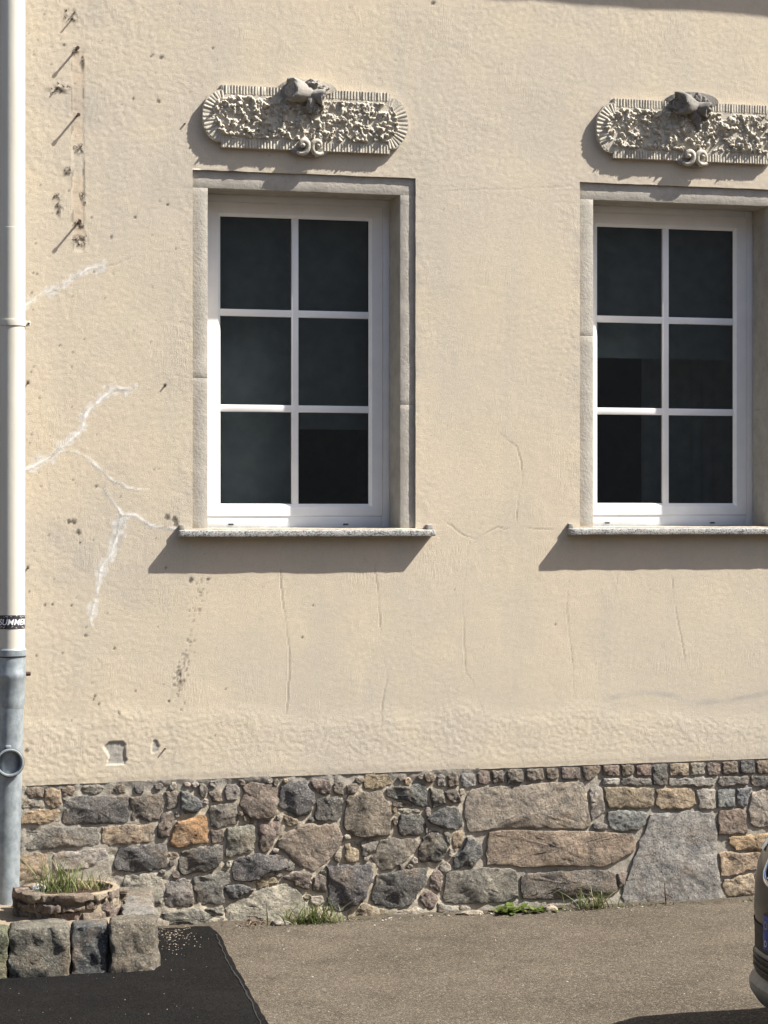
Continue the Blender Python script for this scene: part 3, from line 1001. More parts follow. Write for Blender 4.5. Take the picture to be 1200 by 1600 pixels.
    me = grid_mesh('crumbled_field', fx, fz, (cx + Xd, Y, cz + Zd), edge[:-1, :-1] > .01)
    smooth(me, 50)
    child(link_mesh('crumbled_field', me, M['cart']), c)
    # crowning scroll: two bolster ends turned outwards, joined by a saddle
    def barrel(origin, axis, prof, nm, mat, amp, seed):
        mb = MB(); mb.lathe(prof, (0, 0, 0), 'X', 32)
        q = Vector((1, 0, 0)).rotation_difference(Vector(axis).normalized())
        out_ = []
        for v in mb.v:
            nz = fbm(np.array([v[0] * 1.0 + v[1] * .6]), np.array([v[2] + v[1] * .7]), 38, seed, 3)[0]
            v = Vector(v); v *= 1 + amp * nz
            out_.append(tuple(Vector(origin) + q @ v))
        mb.v = out_
        return child(mb.build(nm, mat, sm=45), c)
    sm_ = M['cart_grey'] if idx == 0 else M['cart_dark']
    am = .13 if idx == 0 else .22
    so = Vector((cx + .002, -.036, cz + .116))
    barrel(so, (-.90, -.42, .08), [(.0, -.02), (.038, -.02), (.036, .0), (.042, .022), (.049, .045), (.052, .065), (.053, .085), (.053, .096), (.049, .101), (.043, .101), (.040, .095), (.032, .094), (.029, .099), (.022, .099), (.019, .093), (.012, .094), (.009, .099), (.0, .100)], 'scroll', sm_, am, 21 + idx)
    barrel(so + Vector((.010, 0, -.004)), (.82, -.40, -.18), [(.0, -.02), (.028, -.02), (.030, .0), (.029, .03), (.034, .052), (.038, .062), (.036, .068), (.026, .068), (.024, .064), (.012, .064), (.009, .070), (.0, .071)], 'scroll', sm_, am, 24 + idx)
    # low arched back behind the scroll and lumps of broken foliage on it
    mb = MB()
    arch = []
    for k in range(21):
        a = math.pi * k / 20
        arch.append((cx + .005 - .135 * math.cos(a), cz + HH - .006 + (.048 if idx == 0 else .052) * math.sin(a) ** .8))
    n = len(arch)
    mb.add([(x, .01, z) for x, z in arch] + [(x, -.026 - .012 * math.sin(math.pi * i / 20), z) for i, (x, z) in enumerate(arch)] + [(cx, -.045, cz + .09)],
           [(i, i + 1, n + i + 1, n + i) for i in range(n - 1)] + [(n + i, n + i + 1, 2 * n) for i in range(n - 1)])
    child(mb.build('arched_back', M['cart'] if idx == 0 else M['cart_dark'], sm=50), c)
    lumps = [(.020, .158, -.052, .030, .020), (.075, .140, -.045, .022, .014), (.014, .075, -.055, .020, .045), (.03, .05, -.04, .03, .03)] if idx == 0 else \
            [(-.03, .15, -.040, .026, .022), (.028, .155, -.036, .022, .026), (.065, .148, -.030, .020, .020), (.012, .080, -.040, .026, .036), (.03, .04, -.034, .020, .028)]
    for j, (lx, lz, ly, rx, rz) in enumerate(lumps):
        mb = MB()
        bm = bmesh.new(); bmesh.ops.create_icosphere(bm, subdivisions=4, radius=1)
        co = np.array([v.co[:] for v in bm.verts])
        nz = fbm(co[:, 0] * 1.3 + 5 * j + co[:, 1], co[:, 2] * 1.3 + co[:, 1] * .7, 1.6, 600 + j + 10 * idx, 4, .6)
        co *= (1 + .55 * nz)[:, None]
        for v, p in zip(bm.verts, co): v.co = (cx + lx + p[0] * rx, ly + p[1] * rx * .75, cz + lz + p[2] * rz)
        me = bpy.data.meshes.new('foliage_lump'); bm.to_mesh(me); bm.free(); smooth(me, 45)
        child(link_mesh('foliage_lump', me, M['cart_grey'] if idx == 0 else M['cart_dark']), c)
    # the two volutes at the lower edge
    lug = []
    mb = MB()
    for k in range(17):
        a = math.pi * k / 16
        lug.append((cx + .014 - .095 * math.cos(a), cz - HH + .012 - .040 * math.sin(a) ** .9))
    n = len(lug)
    mb.add([(x, .01, z) for x, z in lug] + [(x, -.022, z) for x, z in lug] + [(cx + .014, -.034, cz - HH + .012)],
           [(i, i + 1, n + i + 1, n + i) for i in range(n - 1)] + [(n + i, n + i + 1, 2 * n) for i in range(n - 1)])
    child(mb.build('lower_lug', M['cart_grey'], sm=40), c)
    for sgn in (-1, 1):
        mb = MB()
        pts, rad = [], []
        for k in range(46):
            t = k / 45
            a = -math.pi * .25 + t * 1.75 * math.pi
            R_ = .038 * (1 - t) ** .75 + .008
            pts.append((cx + .014 + sgn * (.036 + R_ * math.sin(a) * -.80) , -.034 - .014 * t, cz - .120 + R_ * math.cos(a) * -.85))
            rad.append(.0125 * math.sin(math.pi * (.12 + .75 * t)) + .002)
        mb.tube(pts, rad, 8)
        q = pts[-1]
        mb.lathe([(.0, -.016), (.010, -.013), (.014, -.004), (.012, .012)], (cx + .014 + sgn * .036, -.040, cz - .118), 'Y', 16)
        child(mb.build('volute', M['cart'], sm=60), c)
for i in range(2):
    make_cartouche(i)

# ------------------------------------------------------------------ plinth: mortar and stones
A = lambda pts: [(20 + x / 3., 1200 + y / 3.) for x, y in pts]
B = lambda pts: [(400 + x / 3., 1180 + y / 3.) for x, y in pts]
K = 420 / 1200.
Cc = lambda pts: [(780 + x * K, 1170 + y * K) for x, y in pts]
DK = (.098, .098, .096); GR = (.185, .175, .155); LG = (.30, .28, .245); BR = (.160, .135, .112); OC = (.27, .17, .085); TN = (.285, .230, .160); RD = (.185, .148, .128); BL = (.19, .195, .195)
STONES = [  # outline in photo pixels, colour, how far it stands out (m)
    (A([(68, 92), (148, 95), (145, 140), (75, 148)]), BR, .018), (A([(150, 100), (225, 105), (235, 180), (190, 195), (150, 160)]), TN, .016),
    (A([(228, 95), (282, 97), (284, 130), (236, 136)]), BR, .014), (A([(335, 90), (412, 82), (415, 115), (385, 128), (340, 105)]), GR, .012),
    (A([(480, 88), (515, 88), (528, 118), (485, 125)]), BR, .012), (A([(578, 92), (610, 95), (612, 120), (580, 122)]), DK, .014),
    (A([(232, 142), (400, 135), (545, 130), (548, 255), (400, 270), (235, 262)]), DK, .026), (A([(550, 135), (690, 130), (715, 160), (690, 245), (555, 250)]), BR, .024),
    (A([(30, 205), (120, 195), (215, 190), (218, 255), (30, 268)]), TN, .022), (A([(20, 145), (145, 150), (148, 188), (20, 198)]), LG, .014),
    (A([(10, 284), (240, 278), (405, 275), (412, 355), (240, 365), (10, 380)]), GR, .024), (A([(415, 275), (655, 262), (662, 345), (420, 356)]), TN, .022),
    (A([(505, 380), (720, 362), (712, 460), (600, 492), (480, 470)]), DK, .034), (A([(700, 208), (750, 218), (735, 320), (675, 322)]), BR, .026),
    (A([(722, 120), (775, 112), (775, 185), (720, 192)]), GR, .018), (A([(790, 110), (830, 135), (885, 150), (890, 185), (850, 210), (790, 195)]), DK, .032),
    (A([(925, 120), (970, 122), (985, 155), (940, 160)]), BR, .018), (A([(1010, 85), (1070, 90), (1065, 130), (1035, 155), (995, 145)]), GR, .024),
    (A([(925, 180), (1040, 165), (1050, 260), (960, 282), (930, 270)]), GR, .030), ([(378, 1230), (396, 1226), (432, 1231), (438, 1248), (427, 1277), (402, 1281), (378, 1262)], BR, .036),
    (A([(760, 270), (880, 225), (912, 240), (912, 350), (780, 380), (738, 350)]), OC, .032), (A([(930, 295), (985, 290), (990, 345), (935, 355)]), BR, .024),
    (A([(1010, 285), (1140, 275), (1145, 330), (1110, 395), (1000, 420), (1000, 340)]), GR, .034), ([(402, 1282), (436, 1284), (430, 1312), (415, 1331), (406, 1322)], BR, .030),
    (A([(800, 385), (985, 365), (985, 430), (900, 490), (800, 500), (782, 460)]), DK, .038), ([(368, 1343), (385, 1338), (445, 1339), (452, 1356), (420, 1366), (397, 1378), (362, 1372)], DK, .034),
    (A([(530, 505), (680, 500), (710, 530), (700, 640), (620, 600), (530, 580)]), LG, .016), (A([(712, 537), (828, 527), (850, 570), (850, 645), (710, 640)]), GR, .026),
    (A([(850, 510), (1010, 490), (1025, 540), (980, 570), (1000, 640), (870, 640), (838, 530)]), GR, .024), (A([(990, 555), (1040, 545), (1140, 575), (1050, 615), (1010, 600)]), DK, .034),
    ([(353, 1420), (400, 1392), (427, 1383), (453, 1384), (470, 1400), (480, 1418), (476, 1444), (353, 1450)], LG, .034), (A([(705, 690), (880, 670), (990, 702), (995, 727), (705, 727)]), GR, .034),
    (A([(905, 662), (995, 650), (992, 698), (900, 668)]), GR, .020), (A([(20, 415), (150, 410), (150, 520), (20, 525)]), TN, .018), (A([(200, 410), (430, 385), (440, 430), (330, 465), (200, 475)]), LG, .016),
    (B([(120, 150), (235, 125), (285, 195), (270, 260), (200, 290), (100, 230)]), DK, .038), (B([(260, 125), (350, 130), (345, 175), (300, 180), (260, 155)]), BR, .020),
    (B([(370, 135), (418, 128), (412, 188), (370, 180)]), BR, .018), (B([(424, 140), (480, 145), (470, 180), (425, 185)]), BR, .018), (B([(515, 90), (600, 90), (635, 125), (600, 150), (520, 155)]), TN, .014),
    (B([(290, 205), (400, 195), (405, 230), (385, 310), (290, 312), (278, 260)]), DK, .028), (B([(435, 190), (580, 172), (615, 220), (630, 250), (625, 370), (600, 385), (470, 370), (420, 340)]), BR, .045),
    (B([(610, 165), (720, 155), (800, 135), (810, 240), (745, 240), (730, 215), (640, 210)]), DK, .034), (B([(795, 90), (835, 85), (840, 120), (800, 128)]), BR, .020), (B([(850, 100), (890, 95), (890, 145), (852, 145)]), GR, .016),
    (B([(895, 95), (940, 90), (948, 140), (905, 150)]), BR, .018), (B([(968, 95), (1028, 90), (1032, 140), (970, 142)]), BL, .012), (B([(1037, 85), (1095, 78), (1105, 125), (1045, 130)]), RD, .012), (B([(1108, 75), (1160, 70), (1165, 130), (1112, 132)]), BR, .012),
    (B([(820, 155), (870, 160), (890, 225), (830, 245)]), GR, .034), (B([(888, 175), (935, 160), (958, 215), (900, 210)]), BR, .030), (B([(680, 280), (780, 275), (790, 330), (765, 375), (680, 380)]), DK, .024),
    (B([(815, 300), (880, 245), (950, 255), (970, 310), (940, 345), (880, 335)]), DK, .036), (B([(110, 400), (220, 330), (375, 320), (410, 400), (350, 470), (265, 545), (190, 510), (110, 430)]), (.20, .175, .145), .030),
    (B([(425, 425), (465, 415), (480, 450), (470, 500), (430, 500)]), TN, .020), (B([(545, 480), (582, 402), (750, 395), (750, 440), (640, 530), (600, 535)]), GR, .026), (B([(500, 405), (572, 400), (562, 450), (500, 470)]), GR, .020),
    (B([(790, 395), (860, 360), (900, 430), (870, 490), (780, 500), (765, 470)]), DK, .032), (B([(930, 480), (975, 440), (990, 390), (1040, 410), (1055, 470), (1020, 510), (940, 530)]), DK, .032),
    (B([(340, 530), (535, 520), (545, 560), (500, 690), (400, 730), (350, 700)]), DK, .045), (B([(575, 570), (805, 535), (800, 590), (740, 680), (700, 715), (580, 710), (550, 680)]), DK, .040),
    (B([(130, 570), (240, 550), (265, 565), (255, 630), (180, 600)]), BR, .026), (B([(270, 570), (330, 570), (330, 640), (265, 635)]), BR, .022), (B([(820, 570), (850, 550), (880, 560), (870, 640), (820, 625)]), RD, .018),
    (B([(775, 660), (825, 635), (860, 680), (825, 730), (790, 720)]), RD, .022),
    ([(736, 1236), (800, 1229), (912, 1223), (920, 1290), (908, 1296), (800, 1290), (736, 1298), (726, 1270)], (.26, .225, .18), .020),
    ([(697, 1366), (720, 1362), (800, 1358), (810, 1368), (810, 1400), (790, 1407), (697, 1411), (692, 1400)], GR, .036),
    ([(765, 1301), (880, 1299), (990, 1304), (993, 1328), (945, 1352), (905, 1350), (800, 1352), (763, 1350)], (.245, .20, .145), .020),
    (Cc([(0, 98), (22, 98), (22, 148), (0, 150)]), DK, .016), (Cc([(40, 100), (100, 98), (102, 150), (42, 152)]), DK, .018), (Cc([(130, 100), (195, 92), (200, 130), (130, 138)]), BR, .018), (Cc([(212, 88), (260, 85), (268, 125), (220, 135)]), BR, .012),
    (Cc([(282, 85), (360, 80), (362, 130), (285, 133)]), BR, .014), (Cc([(372, 78), (450, 72), (455, 95), (400, 135), (380, 130)]), BR, .012), (Cc([(465, 75), (535, 70), (535, 120), (468, 122)]), RD, .013), (Cc([(547, 70), (605, 70), (600, 105), (555, 125)]), BR, .012),
    (Cc([(615, 80), (678, 76), (680, 118), (620, 122)]), RD, .012), (Cc([(690, 78), (748, 74), (748, 158), (692, 162)]), DK, .014), (Cc([(765, 68), (848, 65), (848, 118), (768, 122)]), TN, .012), (Cc([(857, 68), (915, 65), (915, 112), (858, 120)]), LG, .012),
    (Cc([(932, 72), (988, 70), (985, 118), (935, 122)]), RD, .012), (Cc([(1000, 62), (1068, 56), (1068, 112), (1003, 115)]), BR, .014), (Cc([(1077, 52), (1138, 50), (1140, 112), (1080, 115)]), DK, .016), (Cc([(1152, 62), (1215, 58), (1215, 108), (1158, 110)]), BR, .012),
    (Cc([(1228, 56), (1290, 54), (1290, 106), (1232, 108)]), BR, .012), (Cc([(1303, 50), (1370, 48), (1368, 104), (1306, 106)]), GR, .012),
    (Cc([(465, 130), (540, 133), (535, 160), (468, 158)]), LG, .010), (Cc([(550, 130), (678, 135), (680, 165), (550, 160)]), GR, .010), (Cc([(765, 132), (960, 128), (958, 160), (765, 162)]), LG, .012), (Cc([(985, 125), (1110, 120), (1115, 160), (985, 165)]), GR, .014),
    (Cc([(1130, 125), (1260, 120), (1260, 160), (1130, 162)]), DK, .014),
    (Cc([(475, 175), (698, 175), (693, 255), (500, 258), (472, 220)]), TN, .018), (Cc([(707, 185), (860, 178), (880, 245), (800, 268), (702, 258)]), TN, .018), (Cc([(885, 190), (970, 185), (968, 265), (900, 268)]), LG, .014), (Cc([(977, 188), (1056, 182), (1054, 258), (980, 262)]), BL, .014),
    (Cc([(1062, 180), (1125, 175), (1105, 250), (1063, 255)]), BL, .014), (Cc([(1135, 200), (1240, 192), (1240, 345), (1120, 335), (1115, 290)]), LG, .014), (Cc([(1250, 170), (1400, 165), (1400, 260), (1250, 262)]), TN, .014), (Cc([(1250, 272), (1400, 270), (1400, 360), (1250, 365)]), GR, .014),
    (Cc([(495, 290), (560, 283), (655, 295), (650, 340), (610, 362), (500, 360)]), BL, .016), (Cc([(415, 180), (465, 180), (465, 270), (420, 310)]), LG, .008),
    (Cc([(682, 300), (820, 285), (960, 290), (970, 470), (993, 640), (980, 690), (565, 695), (558, 620), (622, 470)]), (.225, .215, .195), .020),
    (Cc([(985, 278), (1090, 275), (1110, 300), (1105, 370), (990, 378)]), RD, .014), (Cc([(1030, 400), (1240, 390), (1240, 450), (1060, 452)]), (.30, .22, .13), .018), (Cc([(988, 470), (1185, 465), (1150, 530), (990, 570)]), TN, .018),
    (Cc([(1000, 600), (1130, 560), (1150, 640), (1030, 655)]), TN, .024), (Cc([(1170, 550), (1330, 520), (1340, 650), (1170, 655)]), TN, .02), (Cc([(1200, 462), (1380, 455), (1380, 510), (1200, 520)]), LG, .02), (Cc([(430, 340), (485, 342), (480, 362), (432, 362)]), GR, .010),
    (Cc([(100, 570), (330, 555), (520, 555), (530, 640), (440, 660), (330, 665), (110, 665)]), (.13, .115, .10), .034), (Cc([(530, 560), (577, 555), (560, 612), (532, 620)]), BR, .016), (Cc([(330, 672), (470, 668), (468, 700), (335, 705)]), GR, .03),
    (A([(880, 145), (915, 150), (918, 170), (885, 172)]), LG, .010), (A([(620, 150), (640, 150), (640, 165), (622, 165)]), GR, .008),
    (B([(160, 485), (190, 510), (170, 545), (60, 540), (130, 520)]), GR, .022), (B([(880, 360), (915, 370), (910, 425), (892, 410)]), GR, .018), (B([(920, 365), (965, 360), (975, 420), (935, 450)]), TN, .010),
    (B([(0, 585), (70, 560), (110, 600), (40, 625), (0, 640)]), TN, .014), (B([(660, 250), (760, 245), (780, 268), (690, 275)]), LG, .010), (B([(690, 215), (740, 240), (650, 245), (640, 215)]), BR, .014),
    (B([(135, 285), (200, 295), (195, 320), (150, 325)]), TN, .022), (B([(510, 710), (610, 725), (600, 745), (430, 760), (440, 735)]), TN, .03), (B([(640, 735), (790, 715), (840, 745), (640, 755)]), LG, .02),
    (B([(850, 690), (900, 700), (950, 735), (860, 745)]), LG, .028),
]
# stones outside the frame, so that the plinth goes on
rs = random.Random(99)
EXTRA = []
for side in (-1, 1):
    zrow = .02
    while zrow < .60:
        hh = rs.uniform(.09, .16)
        x = (at(30, 1300).x - .02) if side < 0 else at(1292, 1300).x
        lim = x + side * 1.9
        while (x - lim) * side < 0:
            ww = rs.uniform(.12, .34)
            a, b = sorted((x, x + side * ww))
            z1_ = min(zrow + hh, .635)
            EXTRA.append(([(a + .008, zrow + .008), ((a + b) / 2, zrow + rs.uniform(.002, .014)), (b - .008, zrow + .008), (b - rs.uniform(.004, .02), z1_ - .008), ((a + b) / 2, z1_ - rs.uniform(.004, .015)), (a + rs.uniform(.004, .02), z1_ - .008)],
                          rs.choice([DK, GR, LG, BR, TN, GR]), rs.uniform(.014, .03)))
            x += side * ww
        zrow += hh

def resample(P, n):
    P = [Vector(p) for p in P]
    L = [(P[(i + 1) % len(P)] - P[i]).length for i in range(len(P))]
    T = sum(L)
    out = []
    for i in range(len(P)):
        k = max(2, round(n * L[i] / T))
        for j in range(k):
            out.append(P[i].lerp(P[(i + 1) % len(P)], j / k))
    return out

def smooth_loop(P, it=1, w=.25):
    for _ in range(it):
        n = len(P)
        P = [P[i] * (1 - 2 * w) + (P[i - 1] + P[(i + 1) % n]) * w for i in range(n)]
    return P

def inset(P, d):
    n = len(P)
    area = sum(P[i].x * P[(i + 1) % n].y - P[(i + 1) % n].x * P[i].y for i in range(n))
    s = 1 if area > 0 else -1
    c = sum(P, Vector((0, 0))) / n
    out = []
    for i in range(n):
        t = (P[(i + 1) % n] - P[i - 1])
        if t.length < 1e-9: out.append(P[i]); continue
        nn = Vector((-t.y, t.x)).normalized() * s
        q = P[i] + nn * d
        if d > 0 and (q - P[i]).dot(c - P[i]) < 0: q = P[i].lerp(c, .05)
        out.append(q)
    return out

def stone_mesh(P, prot, seed, n=34, base=0.03, grow=-.0085, facets=6, rough=1.0):
    """P: outline (x, z); returns mesh with local origin at centroid, front toward -Y"""
    r = random.Random(seed)
    P = inset(smooth_loop(resample(P, n), 1, .05), grow)
    c = sum(P, Vector((0, 0))) / len(P)
    P = [p - c for p in P]
    size = max(p.length for p in P)
    jit = min(.007, size * .075)
    m = len(P)
    nz = [vnoise(np.array([p.x * 55 + seed]), np.array([p.y * 55]), seed % 97)[0] for p in P]
    P = [p + p.normalized() * jit * z for p, z in zip(P, nz)]
    bev = min(.006, size * .12)
    R1 = inset(P, bev * .35); R2 = inset(P, bev)
    rings = [(P, 'back'), (P, 'edge'), (R1, 'b1'), (R2, 'b2')]
    for f in (.86, .72, .56, .40, .22):
        rings.append(([p * f for p in R2], 'in'))
    planes = []
    for _ in range(facets):
        a = r.uniform(0, 2 * math.pi)
        planes.append((math.cos(a), math.sin(a), r.uniform(.08, .36), r.uniform(.80, 1.0)))
    A_ = np.array([(p.x, p.y) for ring_, kind in rings for p in ring_])
    px_, pz_ = A_[:, 0], A_[:, 1]
    top = np.full(len(A_), prot)
    for (ca, sa, sl, of) in planes:
        top = np.minimum(top, prot * of + (size * .12 - (px_ * ca + pz_ * sa)) * sl * min(1, prot / .028))
    top = np.maximum(top, prot * .38)
    top += rough * min(.006, prot * .24) * fbm(px_ + c.x, pz_ + c.y, 26, 700 + seed % 50, 3) + rough * .0025 * fbm(px_ + c.x, pz_ + c.y, 80, 750 + seed % 40, 2)
    last = top[-m:].mean(); top[-m:] = .5 * top[-m:] + .5 * last
    vs = []
    idx_ = 0
    for ring_, kind in rings:
        for p in ring_:
            tp = top[idx_]; idx_ += 1
            y = base if kind == 'back' else -tp * {'edge': .45, 'b1': .82, 'b2': .97, 'in': 1.0}[kind]
            vs.append((p.x, y, p.y))
    fs = []
    for i in range(len(rings) - 1):
        for k in range(m):
            fs.append((i * m + k, i * m + (k + 1) % m, (i + 1) * m + (k + 1) % m, (i + 1) * m + k))
    vs.append((0, -last, 0))
    for k in range(m):
        fs.append(((len(rings) - 1) * m + k, (len(rings) - 1) * m + (k + 1) % m, len(vs) - 1))
    mb = MB(); mb.add(vs, fs)
    me = mb.mesh('stone'); smooth(me, 26)
    return me, c

def plinth():
    pl = group_at('plinth', (2.5, .03, 0))
    polys = []
    for j, (pp, col, pr) in enumerate(STONES):
        q_ = pr * (.74 if pr > .02 else .85)
        polys.append(([(at(x, y, -q_ * .5).x, at(x, y, -q_ * .5).z) for x, y in pp], col, q_))
    # let every stone reach out towards its neighbours so that the joints become narrow
    base_polys = [P for P, _, _ in polys]
    grown = []
    for j, (P, col, pr) in enumerate(polys):
        sg = np.array([(Q[i][0], Q[i][1], Q[i - 1][0], Q[i - 1][1]) for q, Q in enumerate(base_polys) if q != j for i in range(len(Q))])
        R_ = resample(P, 30)
        out_ = inset(R_, -.001)
        new = []
        for p, o_ in zip(R_, out_):
            nrm = (o_ - p)
            if nrm.length < 1e-9: new.append(p); continue
            nrm.normalize()
            dx, dz = sg[:, 2] - sg[:, 0], sg[:, 3] - sg[:, 1]
            t_ = np.clip(((p.x - sg[:, 0]) * dx + (p.y - sg[:, 1]) * dz) / (dx * dx + dz * dz + 1e-12), 0, 1)
            d = float(np.hypot(p.x - sg[:, 0] - t_ * dx, p.y - sg[:, 1] - t_ * dz).min())
            d = min(d, 2 * max(0, plinth_top(p.x) - p.y - .006) + .008)
            new.append(p + nrm * min(max(.5 * d - .0062, -.002), .0105))
        new = smooth_loop(new, 1, .04)
        grown.append(([(p.x, p.y) for p in new], col, pr))
    polys = grown
    # small pinning stones wedged into the wide joints
    segs = np.array([(P[i][0], P[i][1], P[i - 1][0], P[i - 1][1]) for P, _, _ in polys for i in range(len(P))])
    def inside(x, z):
        for P, _, _ in polys:
            c_ = False
            for i in range(len(P)):
                (ax, az), (bx, bz) = P[i], P[i - 1]
                if (az > z) != (bz > z) and x < (bx - ax) * (z - az) / (bz - az) + ax: c_ = not c_
            if c_: return True
        return False
    rp = random.Random(17)
    circ = []
    xa, xb = at(245, 1400).x, at(735, 1300).x
    pins = []
    for k in range(9000):
        x, z = rp.uniform(xa, xb), rp.uniform(.015, .64)
        if x < at(245, 1400).x + .02 and z < .2: continue
        dx, dz = segs[:, 2] - segs[:, 0], segs[:, 3] - segs[:, 1]
        t_ = np.clip(((x - segs[:, 0]) * dx + (z - segs[:, 1]) * dz) / (dx * dx + dz * dz + 1e-12), 0, 1)
        d = float(np.hypot(x - segs[:, 0] - t_ * dx, z - segs[:, 1] - t_ * dz).min())
        d = min([d, plinth_top(x) - z - .006] + [math.hypot(x - a, z - b) - r_ for a, b, r_ in circ])
        if d < .0125 or inside(x, z): continue
        r_ = min(d - .001, .030)
        circ.append((x, z, r_))
        n_ = rp.randint(5, 7); a0 = rp.uniform(0, 6.28); el = rp.uniform(.75, 1.25)
        pins.append(([(x + r_ * 1.05 * el * math.cos(a0 + 6.283 * i / n_ + rp.uniform(-.25, .25)), z + r_ * 1.05 / el * math.sin(a0 + 6.283 * i / n_ + rp.uniform(-.25, .25))) for i in range(n_)],
                     rp.choice([GR, BR, LG, LG, TN, GR]), rp.uniform(.007, .012)))
        if len(pins) > 45: break
    polys += pins
    polys += EXTRA
    cut = []
    for j, (P, col, pr) in enumerate(polys):
        me, c = stone_mesh(P, pr, 1000 + j * 7, n=40 if j < len(STONES) else 20, grow=-.0004)
        o = link_mesh('stone', me, M['rock'])
        o.location = (c.x, .004 if j < len(STONES) else .0, c.y)
        rr = random.Random(j)
        k = rr.uniform(.98, 1.30)
        o.color = (col[0] * k * rr.uniform(.95, 1.05), col[1] * k, col[2] * k * rr.uniform(.93, 1.05), 1)
        child(o, pl)
        cut.append((np.array(P), pr))
    # mortar
    xs = np.concatenate([np.linspace(XL, -.6, 40), np.arange(-.55, 5.4, .009), np.linspace(5.5, XR, 40)])
    zs = np.arange(-.06, 1.0, .009)
    X, T = np.meshgrid(xs, np.linspace(0, 1, 84), indexing='ij')
    Z = -.06 + (plinth_top(X) + .004 + .06) * T
    xr = at(735, 1300).x
    flush = -sstep(xr - .15, xr + .1, X) * .0045 + (1 - sstep(at(230, 1300).x, at(330, 1300).x, X)) * .003
    y = .003 - flush - (.005 - .003 * sstep(xr - .15, xr + .1, X)) * (fbm(X, Z, 14, 800, 3) + fbm(X, Z, 42, 805, 3))
    y -= .008 * sstep(.10, .0, Z)                         # foot of the wall steps out a little
    y -= .006 * sstep(.03, .0, plinth_top(X) - Z) * sstep(-.3, .3, fbm(X, Z, 4, 820, 2))
    wear = np.zeros(X.shape + (4,), np.float32)
    top = sstep(.075, .02, plinth_top(X) - Z + .02 * fbm(X, Z, 9, 830, 2))
    wear[..., 0] = np.maximum(top, sstep(xr - .2, xr + .2, X) * .75)
    wear[..., 0] = np.maximum(wear[..., 0], .7 * (1 - sstep(at(200, 1300).x, at(330, 1300).x, X)))
    wear[..., 1] = .6 * sstep(.1, .5, fbm(X, Z, 7, 840, 3)) * top
    wear[..., 2] = .45 * sstep(.05, .005, Z + .03 * fbm(X, Z, 10, 850, 2)) * sstep(.0, .35, fbm(X, Z, 3, 855, 2) + .3 * (X > at(940, 1400).x))
    me = grid_mesh('mortar', xs, None, (X, y, Z))
    add_wear(me, wear.reshape(-1, 4))
    child(link_mesh('mortar', me, M['mortar']), pl)
plinth()

# ------------------------------------------------------------------ nails and old fixings in the plaster
def fibres():
    r = random.Random(71)
    for (px, py, rx, ry) in TUFTS:
        mb = MB()
        for k in range(int(4 + rx * ry * .035)):
            c = at(px + r.uniform(-.7, .7) * rx, py + r.uniform(-.7, .7) * ry)
            a = r.gauss(2.4, .7); L = r.uniform(.006, .022)
            d = Vector((math.cos(a), 0, math.sin(a)))
            y = -r.uniform(.001, .006)
            mb.tube([c + Vector((0, .004, 0)), c + d * L * .5 + Vector((0, y, 0)), c + d * L + Vector((r.uniform(-.004, .004), y * .3, r.uniform(-.004, .004)))], [.0016, .0014, .0006], 5)
        hp(props(mb.build('old_plug_fibres', M['rust']), kind='stuff'))
fibres()

def nails():
    spots = [(119, 78, .040, 1), (120, 181, .041, 1), (122, 348, .042, 1), (112, 30, .022, 0), (89, 138, .016, 0), (43, 598, .012, 0), (258, 602, .010, 0), (43, 887, .011, 0),
             (257, 1170, .016, 0), (288, 193, .008, 0)]
    for j, (px, py, ln, head) in enumerate(spots):
        p = at(px, py)
        tip = p + Vector((.002, -ln, -.002 if j % 2 else .001))
        mb = MB()
        mb.tube([p + Vector((0, .02, 0)), tip], .0050 if head else .0036, 8)
        if head: mb.tube([tip, tip + Vector((0, -.004, 0))], .0085, 10)
        o = mb.build('nail', M['rust'], sm=40)
        hp(o)
nails()

